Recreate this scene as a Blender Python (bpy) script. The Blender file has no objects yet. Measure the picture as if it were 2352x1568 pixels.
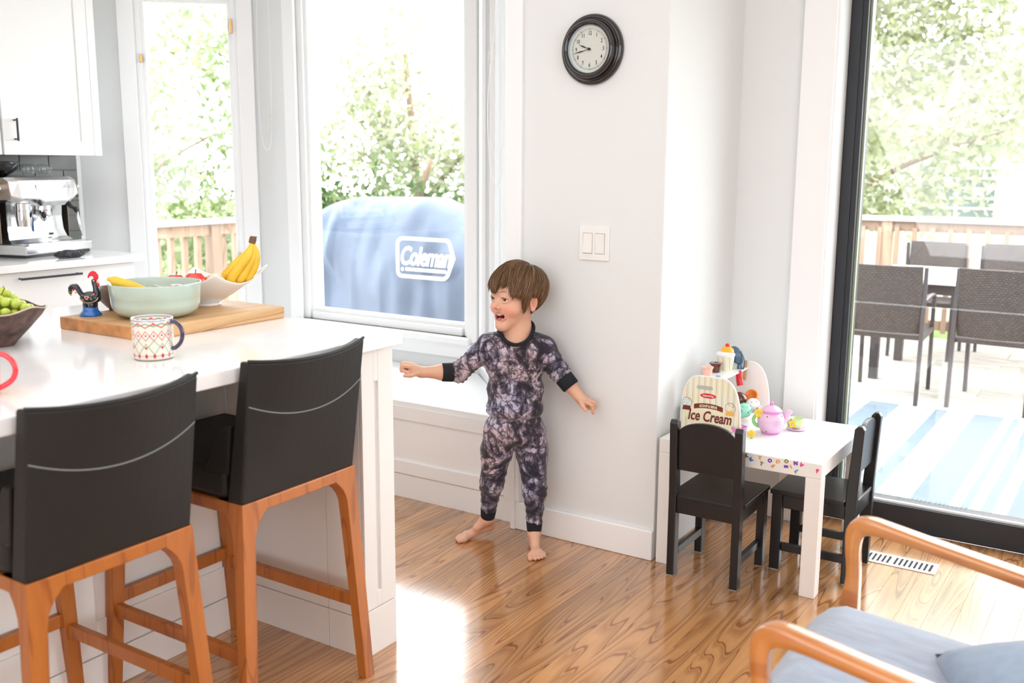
import bpy, bmesh, math, random
import numpy as np
from mathutils import Vector, Matrix, Euler, noise
PI = math.pi
S = bpy.context.scene
COL = S.collection
rnd = random.Random(7)

# ------------------------------------------------------------------ camera, sky, lamps, exposure
cam = bpy.data.cameras.new('camera'); camo = bpy.data.objects.new('camera', cam); COL.objects.link(camo)
cam.sensor_width = 36.0; cam.lens = 2295.13 / 2352 * 36.0; cam.clip_end = 400; cam.clip_start = 0.02
pit, roll, yaw = 0.177815884, 0.00623067, -0.572239445
fw = Vector((math.sin(yaw) * math.cos(pit), math.cos(yaw) * math.cos(pit), -math.sin(pit)))
rt = Vector((math.cos(yaw), -math.sin(yaw), 0)); up = rt.cross(fw)
r2 = math.cos(roll) * rt + math.sin(roll) * up; u2 = -math.sin(roll) * rt + math.cos(roll) * up
camo.matrix_world = Matrix(((r2.x, u2.x, -fw.x, 0), (r2.y, u2.y, -fw.y, 0), (r2.z, u2.z, -fw.z, 1.38), (0, 0, 0, 1)))
cam.dof.use_dof = True; cam.dof.focus_distance = 3.35; cam.dof.aperture_fstop = 3.2
S.camera = camo

w = bpy.data.worlds.new('sky'); S.world = w; w.use_nodes = True
bg = w.node_tree.nodes['Background']; bg.inputs[0].default_value = (0.93, 0.97, 1.0, 1); bg.inputs[1].default_value = 8.0
S.view_settings.view_transform = 'Standard'; S.view_settings.look = 'None'
S.view_settings.gamma = 1.0; S.view_settings.use_curve_mapping = False
S.view_settings.exposure = 0.0
S.cycles.use_denoising = True; S.cycles.max_bounces = 10; S.cycles.diffuse_bounces = 6; S.cycles.glossy_bounces = 4
S.cycles.transparent_max_bounces = 12; S.cycles.caustics_reflective = False; S.cycles.caustics_refractive = False
S.cycles.sample_clamp_indirect = 6.0

def area(name, loc, target, sx, sy, e, col=(1, 1, 1)):
    l = bpy.data.lights.new(name, 'AREA'); l.shape = 'RECTANGLE'; l.size = sx; l.size_y = sy; l.energy = e; l.color = col
    o = bpy.data.objects.new(name, l); COL.objects.link(o); o.location = loc
    o.rotation_euler = (Vector(target) - Vector(loc)).to_track_quat('-Z', 'Y').to_euler()
    return o
# added soft fill panels for unseen daylight behind and right, plus overhead fill
area('rear_fill_light', (-1.0, -2.4, 1.5), (-1.8, 3.0, 1.1), 4.0, 2.0, 85, (.97, .985, 1))
area('right_daylight_fill', (1.6, 1.3, 1.5), (-2.0, 2.6, .9), 3.0, 1.9, 60, (.90, .95, 1))
area('overhead_fill_light', (-2.0, 1.0, 2.55), (-2.0, 1.0, 0), 3.0, 2.4, 26, (.96, .985, 1))

# ------------------------------------------------------------------ materials
def mat(name, col, rough=.5, metal=0., spec=.5, bump=0., bscale=30., var=0., vscale=5., coat=0., stretch=(1, 1, 1), trans=0., sheen=0., emit=None, bdist=.02, sss=0.):
    m = bpy.data.materials.new(name); m.use_nodes = True; nt = m.node_tree; N = nt.nodes; L = nt.links
    b = N['Principled BSDF']
    b.inputs['Base Color'].default_value = (*col, 1); b.inputs['Roughness'].default_value = rough
    b.inputs['Metallic'].default_value = metal; b.inputs['Specular IOR Level'].default_value = spec
    b.inputs['Coat Weight'].default_value = coat; b.inputs['Coat Roughness'].default_value = .05
    b.inputs['Transmission Weight'].default_value = trans
    b.inputs['Sheen Weight'].default_value = sheen
    if sss:
        b.inputs['Subsurface Weight'].default_value = sss; b.inputs['Subsurface Scale'].default_value = .01
        b.inputs['Subsurface Radius'].default_value = (1, .35, .2)
    if bump or var:
        tc = N.new('ShaderNodeTexCoord'); mp = N.new('ShaderNodeMapping'); mp.inputs['Scale'].default_value = stretch
        L.new(tc.outputs['Object'], mp.inputs[0])
    if var:
        n = N.new('ShaderNodeTexNoise'); n.inputs['Scale'].default_value = vscale; n.inputs['Detail'].default_value = 4
        L.new(mp.outputs[0], n.inputs['Vector'])
        r = N.new('ShaderNodeValToRGB'); L.new(n.outputs['Fac'], r.inputs[0])
        r.color_ramp.elements[0].position = .3; r.color_ramp.elements[1].position = .7
        r.color_ramp.elements[0].color = (*[c * (1 - var) for c in col], 1)
        r.color_ramp.elements[1].color = (*[min(1, c * (1 + var)) for c in col], 1)
        L.new(r.outputs[0], b.inputs['Base Color'])
    if bump:
        n2 = N.new('ShaderNodeTexNoise'); n2.inputs['Scale'].default_value = bscale; n2.inputs['Detail'].default_value = 5
        L.new(mp.outputs[0], n2.inputs['Vector'])
        bp = N.new('ShaderNodeBump'); bp.inputs['Strength'].default_value = bump; bp.inputs['Distance'].default_value = bdist
        L.new(n2.outputs['Fac'], bp.inputs['Height']); L.new(bp.outputs[0], b.inputs['Normal'])
    if emit:
        b.inputs['Emission Color'].default_value = (*emit[:3], 1); b.inputs['Emission Strength'].default_value = emit[3]
    return m

def nodes(m):
    return m.node_tree.nodes, m.node_tree.links, m.node_tree.nodes['Principled BSDF']

def wood(name, c1, c2, rough=.35, rings=9., axis=1, dens=(9, 1.1, 9), coat=0., fine=.35, rand=False, lo=.35):
    """contour lines of a stretched noise: straight and cathedral grain"""
    m = mat(name, c1, rough, coat=coat); N, L, b = nodes(m)
    tc = N.new('ShaderNodeTexCoord'); mp = N.new('ShaderNodeMapping'); mp.inputs['Scale'].default_value = dens
    if rand:
        oi = N.new('ShaderNodeObjectInfo'); vm = N.new('ShaderNodeVectorMath'); vm.operation = 'SCALE'
        cx = N.new('ShaderNodeCombineXYZ'); L.new(oi.outputs['Random'], cx.inputs[0]); L.new(oi.outputs['Random'], cx.inputs[2])
        L.new(cx.outputs[0], vm.inputs[0]); vm.inputs['Scale'].default_value = 60
        ad = N.new('ShaderNodeVectorMath'); L.new(tc.outputs['Object'], mp.inputs[0])
        L.new(mp.outputs[0], ad.inputs[0]); L.new(vm.outputs[0], ad.inputs[1]); vec = ad.outputs[0]
    else:
        L.new(tc.outputs['Object'], mp.inputs[0]); vec = mp.outputs[0]
    n = N.new('ShaderNodeTexNoise'); n.inputs['Scale'].default_value = 1.; n.inputs['Detail'].default_value = 1.5; n.inputs['Roughness'].default_value = .45
    L.new(vec, n.inputs['Vector'])
    mu = N.new('ShaderNodeMath'); mu.operation = 'MULTIPLY'; mu.inputs[1].default_value = rings; L.new(n.outputs['Fac'], mu.inputs[0])
    fr = N.new('ShaderNodeMath'); fr.operation = 'FRACT'; L.new(mu.outputs[0], fr.inputs[0])
    r = N.new('ShaderNodeValToRGB'); L.new(fr.outputs[0], r.inputs[0]); e = r.color_ramp.elements
    e[0].position = 0; e[0].color = (1, 1, 1, 1); e[1].position = 1; e[1].color = (1, 1, 1, 1)
    for p_, v in ((.08, .15), (.18, lo), (.55, .0), (.9, .1)):
        q = e.new(p_); q.color = (v, v, v, 1)
    fn = N.new('ShaderNodeTexNoise'); fn.inputs['Scale'].default_value = 14; fn.inputs['Detail'].default_value = 3
    L.new(vec, fn.inputs['Vector'])
    f2 = N.new('ShaderNodeMath'); f2.operation = 'MULTIPLY'; f2.inputs[1].default_value = fine; L.new(fn.outputs['Fac'], f2.inputs[0])
    a = N.new('ShaderNodeMath'); a.operation = 'ADD'; a.use_clamp = True; L.new(r.outputs[0], a.inputs[0]); L.new(f2.outputs[0], a.inputs[1])
    mx = N.new('ShaderNodeMix'); mx.data_type = 'RGBA'; L.new(a.outputs[0], mx.inputs[0])
    mx.inputs[6].default_value = (*c1, 1); mx.inputs[7].default_value = (*c2, 1)
    out = mx.outputs[2]
    if rand:
        hs = N.new('ShaderNodeHueSaturation'); mr = N.new('ShaderNodeMapRange'); L.new(oi.outputs['Random'], mr.inputs[0])
        mr.inputs[3].default_value = .8; mr.inputs[4].default_value = 1.18; L.new(mr.outputs[0], hs.inputs['Value']); L.new(out, hs.inputs['Color']); out = hs.outputs[0]
    L.new(out, b.inputs['Base Color'])
    bp = N.new('ShaderNodeBump'); bp.inputs['Strength'].default_value = .08; bp.inputs['Distance'].default_value = .002; bp.invert = True
    L.new(a.outputs[0], bp.inputs['Height']); L.new(bp.outputs[0], b.inputs['Normal'])
    return m

def glass(name, tint=(1, 1, 1), refl=1.):
    m = bpy.data.materials.new(name); m.use_nodes = True; N = m.node_tree.nodes; L = m.node_tree.links
    N.clear(); o = N.new('ShaderNodeOutputMaterial'); mx = N.new('ShaderNodeMixShader')
    t = N.new('ShaderNodeBsdfTransparent'); t.inputs[0].default_value = (*tint, 1)
    g = N.new('ShaderNodeBsdfGlossy'); g.inputs['Roughness'].default_value = .0; g.inputs[0].default_value = (refl, refl, refl, 1)
    lw = N.new('ShaderNodeLayerWeight'); lw.inputs[0].default_value = .5
    pw = N.new('ShaderNodeMath'); pw.operation = 'POWER'; pw.inputs[1].default_value = 4.; L.new(lw.outputs['Facing'], pw.inputs[0])
    f = N.new('ShaderNodeMath'); f.operation = 'MULTIPLY_ADD'; f.inputs[1].default_value = .9; f.inputs[2].default_value = .045; L.new(pw.outputs[0], f.inputs[0])
    L.new(f.outputs[0], mx.inputs[0]); L.new(t.outputs[0], mx.inputs[1]); L.new(g.outputs[0], mx.inputs[2]); L.new(mx.outputs[0], o.inputs[0])
    return m

M = {}
M['wall'] = mat('wall_paint', (.745, .765, .77), .65, spec=.3, bump=.03, bscale=220, bdist=.001)
M['ceiling'] = mat('ceiling_paint', (.86, .86, .85), .8)
M['trim'] = mat('trim_paint', (.87, .88, .89), .35, spec=.4)
M['cab'] = mat('cabinet_paint', (.84, .845, .84), .38, spec=.45)
M['isl'] = mat('island_paint', (.80, .79, .77), .42, spec=.4)
M['oak'] = wood('oak_floor', (.56, .285, .115), (.24, .095, .032), .16, rings=15., dens=(9, .7, 9), coat=1., fine=.4, rand=True, lo=.45)
M['oak'].node_tree.nodes['Principled BSDF'].inputs['Coat Roughness'].default_value = .12
M['oak_dark'] = wood('threshold_oak', (.42, .19, .08), (.16, .06, .02), .3)
M['quartz'] = mat('white_quartz', (.84, .84, .845), .12, spec=.5, var=.035, vscale=7)
M['black_metal'] = mat('black_powder_coat', (.018, .02, .026), .42, spec=.4)
M['handle'] = mat('black_handle', (.012, .02, .03), .35)
M['tile'] = mat('dark_glazed_tile', (.085, .082, .078), .25, var=.25, vscale=9)
M['grout'] = mat('pale_grout', (.55, .54, .52), .9)
M['glass'] = glass('window_glass')
M['leather'] = mat('black_bonded_leather', (.016, .0155, .015), .5, bump=.25, bscale=260, bdist=.0015, spec=.32)
M['stitch'] = mat('grey_thread', (.22, .24, .24), .7)
M['walnut'] = wood('walnut_stain', (.49, .16, .030), (.30, .085, .016), .34, rings=5., dens=(14, 14, 1.6), fine=.5, lo=.25)
M['white'] = mat('white_lacquer', (.83, .82, .80), .3, spec=.45)
M['blackwood'] = mat('black_brown_lacquer', (.011, .010, .011), .3, bump=.12, bscale=60, stretch=(1, 1, .15), bdist=.001)
M['brass'] = mat('brass', (.6, .38, .15), .35, metal=1)
M['steel'] = mat('brushed_steel', (.72, .72, .72), .24, metal=1, bump=.05, bscale=90, stretch=(1, 8, 1), bdist=.001)
M['chrome'] = mat('chrome', (.8, .8, .82), .08, metal=1)
M['pad'] = mat('felt_pad', (.45, .42, .38), .9)

# ------------------------------------------------------------------ mesh helpers
class MB:
    def __init__(s): s.v = []; s.f = []; s.m = []
    def add(s, vs, fs, mi=0):
        o = len(s.v); s.v += [tuple(v) for v in vs]; s.f += [tuple(i + o for i in f) for f in fs]; s.m += [mi] * len(fs); return s
    def box(s, x0, x1, y0, y1, z0, z1, mi=0):
        return s.add([(x, y, z) for z in (z0, z1) for y in (y0, y1) for x in (x0, x1)],
                     [(0, 2, 3, 1), (4, 5, 7, 6), (0, 1, 5, 4), (2, 6, 7, 3), (0, 4, 6, 2), (1, 3, 7, 5)], mi)
    def bar(s, p, q, w, h, upv=(0, 0, 1), w2=None, h2=None, mi=0):
        p = Vector(p); q = Vector(q); d = (q - p).normalized(); u = Vector(upv)
        sx = d.cross(u).normalized(); u = sx.cross(d).normalized(); w2 = w2 or w; h2 = h2 or h
        vs = [c + sx * a * ww / 2 + u * b * hh / 2 for c, ww, hh in ((p, w, h), (q, w2, h2)) for a, b in ((-1, -1), (1, -1), (1, 1), (-1, 1))]
        return s.add(vs, [(0, 3, 2, 1), (4, 5, 6, 7), (0, 1, 5, 4), (1, 2, 6, 5), (2, 3, 7, 6), (3, 0, 4, 7)], mi)
    def loft(s, rings, cap=True, mi=0, closed=True):
        n = len(rings[0]); vs = [v for r in rings for v in r]; fs = []
        for i in range(len(rings) - 1):
            for j in range(n if closed else n - 1):
                a = i * n + j; b = i * n + (j + 1) % n; fs.append((a, b, b + n, a + n))
        if cap: fs.append(tuple(range(n - 1, -1, -1))); fs.append(tuple((len(rings) - 1) * n + j for j in range(n)))
        return s.add(vs, fs, mi)
    def tube(s, pts, r, n=10, mi=0, closed=False, flat=None):
        pts = [Vector(p) for p in pts]; k = len(pts); rings = []; prev = None
        for i, p in enumerate(pts):
            if closed: d = pts[(i + 1) % k] - pts[i - 1]
            else: d = pts[min(i + 1, k - 1)] - pts[max(i - 1, 0)]
            d = d.normalized() if d.length > 1e-9 else Vector((0, 0, 1))
            if prev is None:
                a = Vector((0, 0, 1)) if abs(d.z) < .9 else Vector((1, 0, 0)); x = d.cross(a).normalized()
            else: x = (prev - d * prev.dot(d)).normalized()
            prev = x; y = d.cross(x); rr = r[i] if isinstance(r, (list, tuple)) else r
            fx = flat[i] if isinstance(flat, list) else (flat or 1)
            rings.append([p + x * math.cos(2 * PI * j / n) * rr + y * math.sin(2 * PI * j / n) * rr * fx for j in range(n)])
        if closed:
            rings.append(rings[0]); return s.loft(rings, cap=False, mi=mi)
        return s.loft(rings, mi=mi)
    def lathe(s, prof, n=32, c=(0, 0, 0), mi=0, cap=False, sx=1, sy=1):
        rings = [[(c[0] + r * sx * math.cos(2 * PI * j / n), c[1] + r * sy * math.sin(2 * PI * j / n), c[2] + z) for j in range(n)] for r, z in prof]
        return s.loft(rings, cap=cap, mi=mi)
    def prism(s, pts, t0, t1, ax='y', mi=0):
        f = {'y': lambda a, b, t: (a, t, b), 'x': lambda a, b, t: (t, a, b), 'z': lambda a, b, t: (a, b, t)}[ax]
        n = len(pts); vs = [f(a, b, t0) for a, b in pts] + [f(a, b, t1) for a, b in pts]
        return s.add(vs, [tuple(range(n)), tuple(range(2 * n - 1, n - 1, -1))] + [(j, j + n, (j + 1) % n + n, (j + 1) % n) for j in range(n)], mi)
    def sphere(s, c, r, nu=20, nv=12, mi=0, M3=None):
        if not isinstance(r, (tuple, list)): r = (r, r, r)
        rings = []
        for i in range(nv + 1):
            t = PI * i / nv; k = max(math.sin(t), 1e-3)
            ring = []
            for j in range(nu):
                v = Vector((r[0] * k * math.cos(2 * PI * j / nu), r[1] * k * math.sin(2 * PI * j / nu), r[2] * math.cos(t)))
                if M3: v = M3 @ v
                ring.append(v + Vector(c))
            rings.append(ring)
        return s.loft(rings, mi=mi)
    def mesh(s, name):
        me = bpy.data.meshes.new(name); me.from_pydata(s.v, [], s.f); me.update()
        bm = bmesh.new(); bm.from_mesh(me)
        for i, f in enumerate(bm.faces): f.material_index = s.m[i] if i < len(s.m) else 0
        bmesh.ops.recalc_face_normals(bm, faces=bm.faces); bm.to_mesh(me); bm.free(); return me
    def build(s, name, m, parent=None, smooth=False, bev=0., seg=2, loc=None, rot=None, sub=0):
        me = s.mesh(name); return link(name, me, m, parent, smooth, bev, seg, loc, rot, sub)

def link(name, me, m, parent=None, smooth=False, bev=0., seg=2, loc=None, rot=None, sub=0):
    for q in (m if isinstance(m, (list, tuple)) else [m]): me.materials.append(q)
    if smooth: me.polygons.foreach_set('use_smooth', [True] * len(me.polygons))
    o = bpy.data.objects.new(name, me); COL.objects.link(o)
    if parent: o.parent = parent
    if loc: o.location = loc
    if rot: o.rotation_euler = rot
    if bev:
        b = o.modifiers.new('bevel', 'BEVEL'); b.width = bev; b.segments = seg; b.limit_method = 'ANGLE'; b.angle_limit = .7; b.harden_normals = False
    if sub:
        b = o.modifiers.new('subd', 'SUBSURF'); b.levels = sub; b.render_levels = sub
    return o
def box(name, x0, x1, y0, y1, z0, z1, m, parent=None, bev=.002):
    return MB().box(x0, x1, y0, y1, z0, z1).build(name, m, parent, bev=bev)
def struct(o): o['kind'] = 'structure'; return o
def tag(o, label, cat, group=None):
    o['label'] = label; o['category'] = cat
    if group: o['group'] = group
    return o
def thing(name, label, cat, loc=(0, 0, 0), rz=0, group=None):
    o = bpy.data.objects.new(name, None); COL.objects.link(o); o.empty_display_size = .05
    o.location = loc; o.rotation_euler = (0, 0, rz); return tag(o, label, cat, group)
def snode(name):
    o = bpy.data.objects.new(name, None); COL.objects.link(o); return struct(o)
def copy_tree(o, parent=None):
    c = o.copy(); COL.objects.link(c)
    if parent: c.parent = parent
    for ch in list(o.children): copy_tree(ch, c)
    return c
def text_mesh(body, size, depth=.001, shear=0., bold=0., sx=1., align='CENTER', space=1.):
    cu = bpy.data.curves.new('t', 'FONT'); cu.body = body; cu.size = size; cu.extrude = depth; cu.shear = shear; cu.offset = bold
    cu.align_x = align; cu.align_y = 'CENTER'; cu.space_character = space; cu.resolution_u = 3
    o = bpy.data.objects.new('t', cu); COL.objects.link(o)
    dg = bpy.context.evaluated_depsgraph_get(); dg.update(); me = bpy.data.meshes.new_from_object(o.evaluated_get(dg))
    bpy.data.objects.remove(o); bpy.data.curves.remove(cu)
    if sx != 1: me.transform(Matrix.Diagonal((sx, 1, 1, 1)))
    return me
def arc(cx, cy, r, a0, a1, n):
    return [(cx + r * math.cos(a0 + (a1 - a0) * i / n), cy + r * math.sin(a0 + (a1 - a0) * i / n)) for i in range(n + 1)]
def spline(pts, n=8):
    """Catmull-Rom through points (tuples of any size)"""
    P = [pts[0]] + list(pts) + [pts[-1]]; out = []
    for i in range(1, len(P) - 2):
        for k in range(n):
            t = k / n; out.append(tuple(.5 * (2 * b + (c - a) * t + (2 * a - 5 * b + 4 * c - d) * t * t + (3 * b - a - 3 * c + d) * t ** 3) for a, b, c, d in zip(P[i - 1], P[i], P[i + 1], P[i + 2])))
    out.append(tuple(pts[-1])); return out

# ------------------------------------------------------------------ the room
FY = 3.868
fl = struct(MB().box(-4.75, 2.2, -2.6, 3.9, -.06, -.0125).build('floor', M['oak_dark']))
plank_me = {}
x = -4.72; r_ = random.Random(3)
while x < 2.15:
    y = -2.55 - r_.random() * 1.2
    while y < FY:
        ln = r_.choice([1.35, 1.7, 2.05, 2.4]); y1 = min(y + ln, FY); y0 = max(y, -2.55)
        if y1 - y0 > .05:
            key = round(y1 - y0, 3)
            if key not in plank_me:
                me = MB().box(-.0408, .0408, -key / 2 + .0003, key / 2 - .0003, -.0125, 0).mesh('plank'); me.materials.append(M['oak']); plank_me[key] = me
            o = bpy.data.objects.new('plank', plank_me[key]); COL.objects.link(o); o.parent = fl; o.location = (x, (y0 + y1) / 2, 0)
        y = y1
    x += .0822

TOP = 2.62
struct(box('wall_clock', -1.95, -1.385, 3.077, 3.93, 0, TOP, M['wall'], bev=.003))
struct(box('wall_recess', -1.385, -1.06, 3.75, 3.93, 0, TOP, M['wall'], bev=0))
struct(MB().box(-1.06, 1.7, 3.75, 3.93, 2.2, TOP).build('wall_over_door', M['wall']))
struct(box('wall_right', 1.7, 1.85, -2.6, 3.93, 0, TOP, M['wall'], bev=0))
struct(MB().box(-4.75, -4.6, -2.6, 3.10, 0, TOP).box(-4.75, -4.587, 3.09, 3.14, 0, TOP).build('wall_kitchen', M['wall']))
#struct(box('x', -4.75, -4.6, -2.6, 3.10, 0, TOP, M['wall'], bev=0))
struct(box('wall_rear', -4.75, 1.85, -2.75, -2.6, 0, TOP, M['wall'], bev=0))
struct(box('ceiling', -4.75, 1.85, -2.75, 3.93, TOP, TOP + .1, M['ceiling'], bev=0))
struct(box('baseboard_clock', -1.962, -1.385, 3.063, 3.077, 0, .108, M['trim'], bev=.004))
struct(box('baseboard_recess', -1.385, -1.16, 3.736, 3.75, 0, .108, M['trim'], bev=.004))
# casing of the patio door and its jamb
struct(box('trim_1', -1.155, -1.035, 3.728, 3.75, 0, 2.3, M['trim'], bev=.003))
struct(box('trim_2', -1.048, -1.026, 3.74, 3.93, 0, 2.25, M['trim'], bev=.003))
# bay: angled and straight panels
def panel_frame(A, B):
    d = Vector((B[0] - A[0], B[1] - A[1], 0)); L_ = d.length; ang = math.atan2(d.y, d.x); return L_, ang
def bay_panel(wname, nname, A, B, g0, g1, z0, z1, flip, hinge=False):
    """wall panel from A to B with a window between distances g0..g1; room side is local -y"""
    L_, ang = panel_frame(A, B)
    wl = snode(wname); wl.location = (A[0], A[1], 0); wl.rotation_euler = (0, 0, ang)
    T = .16
    s0 = g0 - .055; s1 = g1 + .055; q0 = z0 - .055; q1 = z1 + .055
    mb = MB()
    if s0 > .001: mb.box(0, s0, 0, T, .0, TOP)
    if s1 < L_ - .001: mb.box(s1, L_, 0, T, 0, TOP)
    mb.box(s0, s1, 0, T, 0, q0); mb.box(s0, s1, 0, T, q1, TOP)
    mb.build('wall_panel', M['wall'], wl)
    wn = snode(nname); wn.location = (A[0], A[1], 0); wn.rotation_euler = (0, 0, ang)
    # casing boards around the opening
    c = .07
    for (a, b_, p, q) in ((max(s0 - c, .004), s0 + .008, q0 - .02, q1 + .09), (s1 - .008, min(s1 + c, L_ - .004), q0 - .02, q1 + .09)):
        MB().box(a, b_, -.018, 0, p, q).build('casing', M['trim'], wn, bev=.003)
    MB().box(max(s0 - c, .004), min(s1 + c, L_ - .004), -.018, 0, q1 - .008, q1 + .09).build('casing', M['trim'], wn, bev=.003)
    MB().box(s0 - .02, s1 + .02, -.045, .05, q0 - .03, q0).build('window_sill', M['trim'], wn, bev=.006)
    MB().box(max(s0 - c, .004), min(s1 + c, L_ - .004), -.016, 0, q0 - .1, q0 - .03).build('apron', M['trim'], wn, bev=.003)
    for (a, b_, p, q) in ((s0, g0, q0, q1), (g1, s1, q0, q1), (g0, g1, q0, z0), (g0, g1, z1, q1)):
        MB().box(a, b_, .03, .085, p, q).box(a if a < g0 else g1 + .018 if a >= g1 else a, b_ if b_ > g1 else g0 - .018 if b_ <= g0 else b_, .012, .1, p if p < z0 else z1 + .018, q if q > z1 else z0 - .018).build('sash', M['trim'], wn, bev=.002)
    MB().box(g0, g1, .05, .056, z0, z1).build('pane', M['glass'], wn)
    if hinge:
        for zz in (2.05, .86):
            h = MB().box(g1 + .012, g1 + .026, .004, .03, zz - .035, zz + .035).build('hinge', M['brass'], wn, bev=.002)
        MB().box(g0 - .03, g0 - .016, .005, .03, 1.86, 1.9).build('latch', M['brass'], wn, bev=.002)
    return wl, wn
bay_panel('wall_bay_left', 'window_1', (-4.585, 3.11), (-3.99, 3.735), .335, .735, .62, 2.16, 0, True)
bay_panel('wall_bay_back', 'window_2', (-3.99, 3.735), (-2.585, 3.735), .345, 1.298, .63, 2.35, 0)
bay_panel('wall_bay_right', 'window_3', (-2.585, 3.735), (-1.95, 3.077), .22, .66, .62, 2.13, 0)
struct(box('trim_3', -2.005, -1.936, 3.058, 3.078, .11, 2.45, M['trim'], bev=.004))
struct(box('trim_4', -1.972, -1.952, 3.055, 3.115, 0, .42, M['trim'], bev=.003))
# window seat
ws = struct(MB().prism([(-4.57, 3.112), (-1.965, 3.112), (-2.59, 3.73), (-3.985, 3.73)], .39, .413, 'z').build('trim_window_seat', M['trim'], bev=.004))
ws.name = 'trim_5'
bf = struct(box('trim_6', -4.57, -1.972, 3.114, 3.13, .104, .392, M['trim'], bev=0)); 
struct(box('trim_7', -4.57, -1.972, 3.112, 3.13, 0, .1005, M['trim'], bev=.001))
for i in range(3):
    a = -4.5 + i * .85; b_ = a + .78
    mb = MB(); mb.box(a - .035, b_ + .035, 3.106, 3.114, .104, .16).box(a - .035, b_ + .035, 3.106, 3.114, .335, .392).box(a - .035, a + .03, 3.106, 3.114, .16, .335).box(b_ - .03, b_ + .035, 3.106, 3.114, .16, .335)
    mb.build('panel_frame', M['trim'], bf, bev=.002)
# blind cords
def cord(name, lab, pts, tas):
    t = thing(name, lab, 'cord', pts[0])
    P0 = Vector(pts[0])
    MB().tube([Vector(p) - P0 for p in spline(pts, 6)], .0014, 6).build('string', M['trim'], t, smooth=True)
    for q in tas:
        q = Vector(q) - P0
        MB().lathe([(.001, .02), (.005, .018), (.006, .0), (.008, -.022), (.001, -.024)], 12, q).build('tassel', M['plastic'], t, smooth=True)
M['plastic'] = mat('cream_plastic', (.72, .71, .66), .4)
cord('blind_cord', 'thin white blind cord with small tassel hanging by the right bay window', [(-2.185, 3.285, 2.5), (-2.20, 3.285, 1.95), (-2.235, 3.285, 1.6), (-2.215, 3.285, 1.33), (-2.12, 3.22, 1.42), (-2.115, 3.21, 2.5)], [(-2.235, 3.30, 1.78)])
cord('blind_cord', 'thin white blind cord looped beside the left edge of the large bay window', [(-3.90, 3.70, 2.5), (-3.93, 3.70, 1.9), (-3.92, 3.70, 1.5), (-3.86, 3.70, 1.45), (-3.84, 3.70, 1.7), (-3.84, 3.70, 2.5)], [(-3.85, 3.70, 1.62), (-3.855, 3.70, 1.55)])

# patio door
pd = snode('door_1'); pd.location = (-1.026, FY, 0)
W_ = 2.55; Hd = 2.16
MB().box(0, .062, -.0, .11, 0, Hd).build('stile', M['black_metal'], pd, bev=.003)
MB().box(.03, .042, -.006, .0, 0.1, Hd).build('stile_rib', M['black_metal'], pd)
MB().box(W_ - .062, W_, -.0, .11, 0, Hd).build('stile', M['black_metal'], pd, bev=.003)
MB().box(.062, W_ - .062, 0, .11, 0, .098).build('bottom_rail', M['black_metal'], pd, bev=.003)
MB().box(.062, W_ - .062, 0, .11, Hd - .08, Hd).build('top_rail', M['black_metal'], pd, bev=.003)
M['bead'] = mat('green_grey_glazing_bead', (.30, .36, .27), .4)
MB().box(.062, .07, .03, .05, .1, Hd - .08).build('glazing_bead', M['bead'], pd)
MB().box(.07, W_ - .062, .016, .03, .098, .106).build('glazing_bead', M['trim'], pd)
MB().box(.062, W_ - .062, .034, .042, .1, Hd - .08).build('pane', M['glass'], pd)
struct(box('trim_8', -1.05, 1.7, 3.74, 3.93, 2.165, 2.3, M['trim'], bev=.003))

# ------------------------------------------------------------------ kitchen run on the left wall
bc = thing('base_cabinet', 'white base cabinet with a black bar handle under the coffee machine', 'cabinet', (-3.96, 2.25, 0))
def shaker(name, parent, x, y0, y1, z0, z1, m, t=.019, fr=.06, rec=.007):
    """door facing +x; x is its front"""
    e = MB().box(x - t, x - rec, y0, y1, z0, z1).box(x - rec, x, y0, y1, z0, z0 + fr).box(x - rec, x, y0, y1, z1 - fr, z1).box(x - rec, x, y0, y0 + fr, z0 + fr, z1 - fr).box(x - rec, x, y1 - fr, y1, z0 + fr, z1 - fr)
    return e.build(name, m, parent, bev=.0015)
def bar_handle(parent, p, q, off, r=.005):
    p = Vector(p); q = Vector(q); o = Vector(off); d = (q - p).normalized()
    return MB().tube([p, q], r, 10).tube([p + d * .008, p + d * .008 - o], r * .8, 8).tube([q - d * .008, q - d * .008 - o], r * .8, 8).build('handle', M['handle'], parent, smooth=False)
def base_unit(t, y0, y1, hp):
    MB().box(-.62, -.021, y0, y1, .1, .918).box(-.58, -.09, y0, y1, 0, .1).build('body', M['cab'], t, bev=.001)
    d = MB().box(-.019, 0, y0 + .004, y1 - .008, .722, .914).build('drawer', M['cab'], t, bev=.0015)
    if hp: bar_handle(d, (.03, hp[0], .889), (.03, hp[1], .889), (.03, 0, 0))
    dd = shaker('door', t, 0, y0 + .004, y1 - .004, .105, .716, M['cab'])
base_unit(bc, 0, .68, (.105, .385))
bc2 = thing('base_cabinet', 'white base cabinet left of the coffee machine, mostly hidden by the island', 'cabinet', (-3.96, 1.55, 0))
base_unit(bc2, 0, .696, (.2, .5))
tag(box('countertop', -4.598, -3.93, .6, 2.965, .918, .95, M['quartz'], bev=.003), 'pale countertop along the kitchen wall under the coffee machine', 'countertop')
def upper(y0, y1, doors, lab):
    t = thing('upper_cabinet', lab, 'cabinet', (-4.27, y0, 1.397))
    MB().box(-.318, -.021, 0, y1 - y0, 0, 1.1).build('body', M['cab'], t, bev=.001)
    for a, b_, hy in doors:
        d = shaker('door', t, 0, a - y0, b_ - y0, -.0, 1.1, M['cab'], fr=.062)
        if hy: bar_handle(d, (.028, hy - y0, .06), (.028, hy - y0, .158), (.028, 0, 0), .0045)
upper(2.525, 3.012, [(2.529, 2.972, 2.58)], 'white wall cabinet with a black handle, right of the pair above the coffee machine')
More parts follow.
